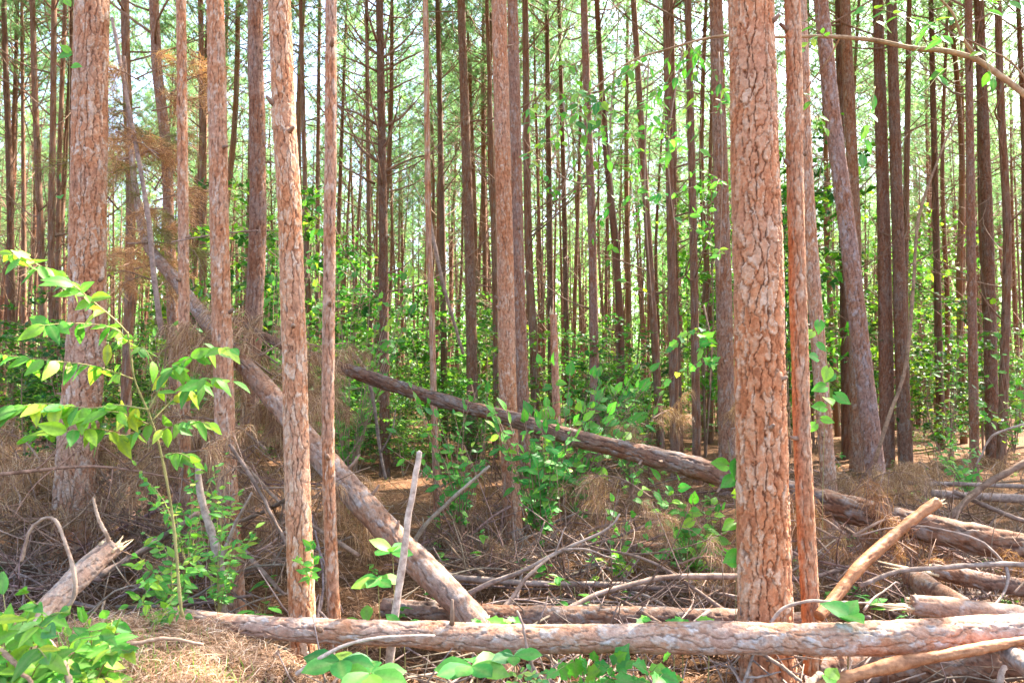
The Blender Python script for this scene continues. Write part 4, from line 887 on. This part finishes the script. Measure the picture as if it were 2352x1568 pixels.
whorl('round-leaved seedling at the bottom under the bare tan limb', 1905, 1556, 3.4, 2, .08, (1.3, 1.3, .9), 'heart', tilt=.3)

# heart-leaved vines
def vine(label, stem_pts, lf, Y, size):
    global rng
    b = P(*stem_pts[0], Y); b[2] = stem_pts and b[2]; root = thing('climbing_vine', label, 'vine', b)
    link('stem', mesh_tube('stem', px(stem_pts, Y), .0022, .0012, 5, 40, GSTEM, b), root)
    for x, y in lf:
        leaf(root, b, P(x, y, Y - .03), (R(-1, 1), -.3, R(-.9, .3)), (R(-.3, .3), -1, .45), size * R(.8, 1.2), 'heart', (1.25, 1.3, .9))
rng = np.random.default_rng(35)
vine('thin climbing vine with bright heart-shaped leaves beside the slim orange pine', [(1888, 1250), (1893, 1000), (1905, 880), (1875, 720)], [(1876, 822), (1894, 888), (1912, 860), (1922, 908), (1893, 935), (1890, 962), (1872, 975), (1880, 790), (1866, 762), (1900, 915), (1882, 740), (1902, 848)], 5.0, .085)
vine('thin vine with dark heart leaves hanging left of the widest trunk', [(1690, 1430), (1690, 1200), (1680, 1070), (1672, 1010)], [(1668, 1068), (1684, 1098), (1690, 1135), (1684, 1200), (1692, 1270), (1692, 1062), (1678, 1290)], 4.15, .095)
vine('sparse bright leaves climbing the stout bent pine', [(150, 480), (158, 300), (160, 120), (156, 0)], [(158, 118), (168, 152), (140, 415), (138, 450), (152, 2), (160, 124)], 5.9, .09)

# shrubs round the slanting trunk
rng = np.random.default_rng(36)
SG = (.72, .95, .95)
bush('woody_shrub', 'dense green shrub growing over the slanting fallen trunk', 'shrub', P(1240, 1240, 6.45), tips(1100, 1350, 930, 1085, 5.9, 6.5, 32), .115, 'ovate', 9, (.8, 1.05, 1.), .005, .35, .25, stem=TWIG)
bush('woody_shrub', 'broad-leaved shrub spreading around the broken snag', 'shrub', P(1300, 1210, 7.6), tips(1215, 1500, 830, 975, 7., 8., 30), .115, 'heart', 8, (.85, 1.05, .95), .006, .3, .2, stem=TWIG)
bush('woody_shrub', 'shrub with hanging twigs left of the pine under the slanting trunk', 'shrub', P(1060, 1230, 6.6), tips(895, 1130, 885, 1090, 6., 6.8, 24), .09, 'ovate', 9, SG, .005, .35, .25, stem=TWIG)
bush('woody_shrub', 'spray of level leafy twigs behind the slanting trunk', 'shrub', P(1450, 1150, 8.5), tips(1370, 1530, 870, 960, 8., 9., 14), .11, 'ovate', 9, (.8, 1., .9), .005, .2, .2, stem=TWIG)
bush('woody_shrub', 'heart-leaved undergrowth below the slanting trunk by the widest pine', 'shrub', P(1590, 1320, 6.0), tips(1470, 1690, 1080, 1270, 5.4, 6.2, 24), .08, 'heart', 6, (1., 1.1, .8), .004, .3, .25)
bush('woody_shrub', 'small light green undergrowth among sticks before the dark foot', 'shrub', P(1420, 1330, 5.8), tips(1380, 1500, 1120, 1290, 5.5, 6., 10), .06, 'heart', 5, (1.1, 1.2, .85), .003, .3, .25)
bush('woody_shrub', 'green maple sapling spreading beside the thin smooth pine', 'shrub', P(800, 1120, 9.), tips(700, 960, 570, 810, 8.5, 10., 24), .105, 'lobed', 9, (1.1, 1.15, .8), .006, .15, .15, stem=TWIG)
bush('woody_shrub', 'green sapling with level leaf layers behind the dark red-brown pine', 'shrub', P(620, 1000, 10.), tips(590, 740, 400, 720, 9.5, 11., 18), .11, 'lobed', 8, (.95, 1.1, .85), .006, .15, .15, stem=TWIG)
bush('woody_shrub', 'dark leafy shrub behind the leaning dead trunk', 'shrub', P(430, 1000, 8.5), tips(330, 620, 640, 850, 8., 9., 22), .11, 'ovate', 8, (.6, .9, 1.), .005, .25, .2, stem=TWIG)
bush('woody_shrub', 'yellow-green shrub lit by sun beyond the bowed pine', 'shrub', P(2330, 1040, 11.), tips(2230, 2400, 600, 960, 10., 12., 13), .10, 'lobed', 8, (1.3, 1.2, .7), .006, .2, .2, stem=TWIG)
bush('woody_shrub', 'low sunny shrub between the crooked and slim red-brown pines', 'shrub', P(2180, 1060, 12.), tips(2100, 2230, 760, 1010, 11., 13., 11), .10, 'ovate', 8, (1.2, 1.2, .7), .005, .2, .2, stem=TWIG)
bush('woody_shrub', 'grey-green low shrub at the foot of the slim red-brown pine', 'shrub', P(2230, 1140, 9.), tips(2130, 2300, 980, 1090, 8., 10., 16), .09, 'ovate', 8, (.9, 1.05, 1.1), .004, .2, .2, stem=TWIG)

# leafy hardwood limb reaching in from a tree outside the frame
rng = np.random.default_rng(38)
hb = P(2900, 1300, 4.3); hb[2] = float(gz(hb[0], hb[1])) - .05
hw = thing('hardwood_tree', 'hardwood tree reaching a long bare-barked leafy limb across the top', 'tree', hb)
trk = [hb, hb + [0.02, .05, 1.4], hb + [-.05, .1, 3.0], hb + [.05, .2, 6.5]]
C, arc = spline(trk, 90); V, Q, T, colr = bark_tube(C - hb, arc, np.linspace(.07, .03, 90), 18, .04, .06, .004, 5.5); link('trunk', make_mesh('trunk', V, Q, T, BARK, colr), hw, color=(.9, .9, .9))
LIMB = wood_material('limb_bark', (.30, .185, .10), (.50, .33, .19), 28)
limb_pts = np.vstack([[C[38]], px([(2560, 380, 4.5), (2352, 216, 4.5), (2294, 172, 4.5), (2243, 138, 4.5), (2175, 118, 4.5), (2095, 111, 4.52), (2007, 93, 4.55), (1895, 84, 4.6), (1777, 86, 4.7), (1650, 84, 4.9), (1527, 115, 5.1), (1442, 145, 5.2), (1354, 209, 5.3), (1285, 234, 5.35)])])
LC2, larc = spline(limb_pts, 260); V, Q, T, colr = bark_tube(LC2 - hb, larc, np.interp(np.linspace(0, 1, 260), [0, .3, .6, 1], [.030, .0175, .009, .004]), 14, .02, .035, .004, 8.1); link('limb', make_mesh('limb', V, Q, T, LIMB, colr), hw)
for pts, r in (([(2250, 140, 4.5), (2209, 84, 4.45), (2186, 27, 4.4), (2140, -20, 4.35)], .011), ([(2400, 250, 4.5), (2330, 150, 4.4), (2270, 115, 4.35), (2220, 90, 4.3)], .008), ([(1930, 86, 4.6), (1900, 140, 4.7), (1850, 210, 4.8), (1815, 280, 4.9)], .006)):
    link('side_branch', mesh_tube('side_branch', px(pts), r, r * .5, 7, 20, LIMB, hb), hw)
SB = (.85, 1.05, 1.25)
for i in range(17):                              # hanging sprays on the far half of the limb
    x = R(1225, 1660); q = P(x, np.interp(x, [1225, 1354, 1527, 1660], [225, 205, 115, 85]), 5.1)
    e = q + np.array([R(-.5, .25), R(-.35, .35), R(-1.35, .3)])
    leafy_twig(hw, hb, np.stack([q, (q + e) / 2 + rng.normal(0, .08, 3), e]), .085, 'ovate', 10, (SB[0] * R(.8, 1.5), SB[1], SB[2] * R(.6, 1.)), .0035, .25, .1)
for (x, y, dx, dy, n) in ((1900, 84, -40, 20, 5), (1895, 84, -60, -30, 5), (2007, 60, 40, -50, 5), (2100, 60, -80, -30, 6), (2190, 40, -60, 30, 6), (2200, 84, -80, 30, 5), (2260, 30, 60, -20, 5), (2240, 100, 30, 60, 5), (2010, 200, -20, 110, 6), (2080, 40, 60, 30, 5), (1840, 210, 40, 60, 4), (2200, 140, -60, 60, 5), (2320, 40, -40, -30, 4)):
    q = P(x, y, 4.45); e = P(x + dx * 1.4, y + dy * 1.4, 4.25)
    leafy_twig(hw, hb, np.stack([q, (q + e) / 2 + [0, 0, .03], e]), .095, 'ovate', n, (1.1, 1.15, 1.), .003, .3, .1)
# leafy vine tresses hanging down the pines, also carrying extra leaves of the limb above
for j, (x, y0, y1, n) in enumerate(((1500, 140, 720, 44), (1565, 120, 560, 40), (1640, 120, 640, 36), (1290, 230, 500, 34), (1410, 160, 560, 36), (1225, 200, 420, 26), (1615, 700, 880, 22))):
    b = P(x, y1, 6.2); v = thing('hanging_vine', ['leafy vine tress hanging before the vine-tangled leaning pine', 'leafy vine tress hanging before the grey vine-wrapped pine', 'leafy vine tress beside the broad grey-brown pine', 'leafy vine tress beside the paired pines', 'short leafy vine tress before the rough purple-brown pine', 'small leafy tress close against the purple-brown paired pine', 'low bunch of lobed leaves left of the widest trunk'][j], 'vine', b)
    mainp = px([(x + R(-12, 12), y0, 6.2), (x + R(-35, 35), (y0 + y1) / 2, 6.1), (x + R(-20, 20), y1, 6.2)]); SC, _ = spline(mainp, 30)
    V, Q, T = tube(SC - b, np.linspace(.007, .004, 30), 6); link('stem', make_mesh('stem', V, Q, T, TWIG), v)
    for k in range(n // 4):
        q = SC[int(R(0, 29))]; e = q + np.array([R(-.45, .45), R(-.45, .3), R(-.3, .25)])
        leafy_twig(v, b, np.stack([q, (q + e) / 2 + [0, 0, .05], e]), .08, 'lobed' if j == 6 else 'ovate', 7, (SB[0] * R(.75, 1.5), SB[1], SB[2] * R(.6, 1.)), .003, .25, .15, flat=.5, stem=TWIG)

# ------------------------------------------------------------------ ground seedlings, grass
def seedling_proto(i):
    b = np.zeros(3); r = thing('forest_seedling', 'small green seedling sprouting from the litter', 'seedling', b, 'seedlings scattered over the litter')
    h = R(.12, .3); link('stem', mesh_tube('stem', np.array([[0, 0, -.02], [.01, 0, h * .5], [R(-.03, .03), R(-.03, .03), h]]), .002, .001, 5, 6, GSTEM), r)
    for k in range(8):
        a = R(0, 6.28); leaf(r, b, (0, 0, h * R(.5, 1.)), (math.cos(a), math.sin(a), R(-.2, .4)), (0, -.1, 1), R(.05, .085), ('ovate', 'obovate', 'heart')[i % 3], (1.05, 1.15, .85))
    return r
rng = np.random.default_rng(41)
SEED = [seedling_proto(i) for i in range(5)]; used = [False] * 5
for i in range(170):
    Y = 4.4 + 11 * R(0, 1) ** 1.3; pxx = R(0, 2352)
    if 1050 < pxx < 1200 and Y < 6: continue
    k = int(R(0, 5)); x = (pxx - CX) / F_PX * Y; o = copy_tree(SEED[k]) if used[k] else SEED[k]; used[k] = True
    o.location = (x, Y, float(gz(x, Y))); o.rotation_euler = (0, 0, R(0, 6.28)); s = R(.7, 1.7); o.scale = (s, s, s)
def grass():
    n = 520; c = np.stack([rng.normal(0, .16, n) + rng.choice([-1.75, -1.45, -1.15, -1.9], n), rng.normal(0, .12, n) + rng.choice([3.05, 3.25, 2.75], n)], 1)
    z = gz(c[:, 0], c[:, 1]); p = np.stack([c[:, 0], c[:, 1], z], 1); d = unit(rng.normal(0, .5, (n, 3)) + [0, 0, 1]); l = rng.uniform(.05, .13, (n, 1)); s = unit(np.cross(d, rng.normal(0, 1, (n, 3)))) * .0025
    V = np.stack([p - s, p + s, p + d * l * .6 + s * .8, p + d * l * .6 - s * .8, p + d * l + rng.normal(0, .02, (n, 3))], 1).reshape(-1, 3); b = np.arange(n)[:, None] * 5
    o = link('grass', make_mesh('grass', V, b + [[0, 1, 2, 3]], b + [[3, 2, 4]], GRASS, np.repeat(np.repeat(rng.uniform(0, 1, (n, 1)), 5, 0), 3, 1), False), kind='stuff')
    tag(o, 'sparse short grass blades on the straw bank', 'grass')
grass()
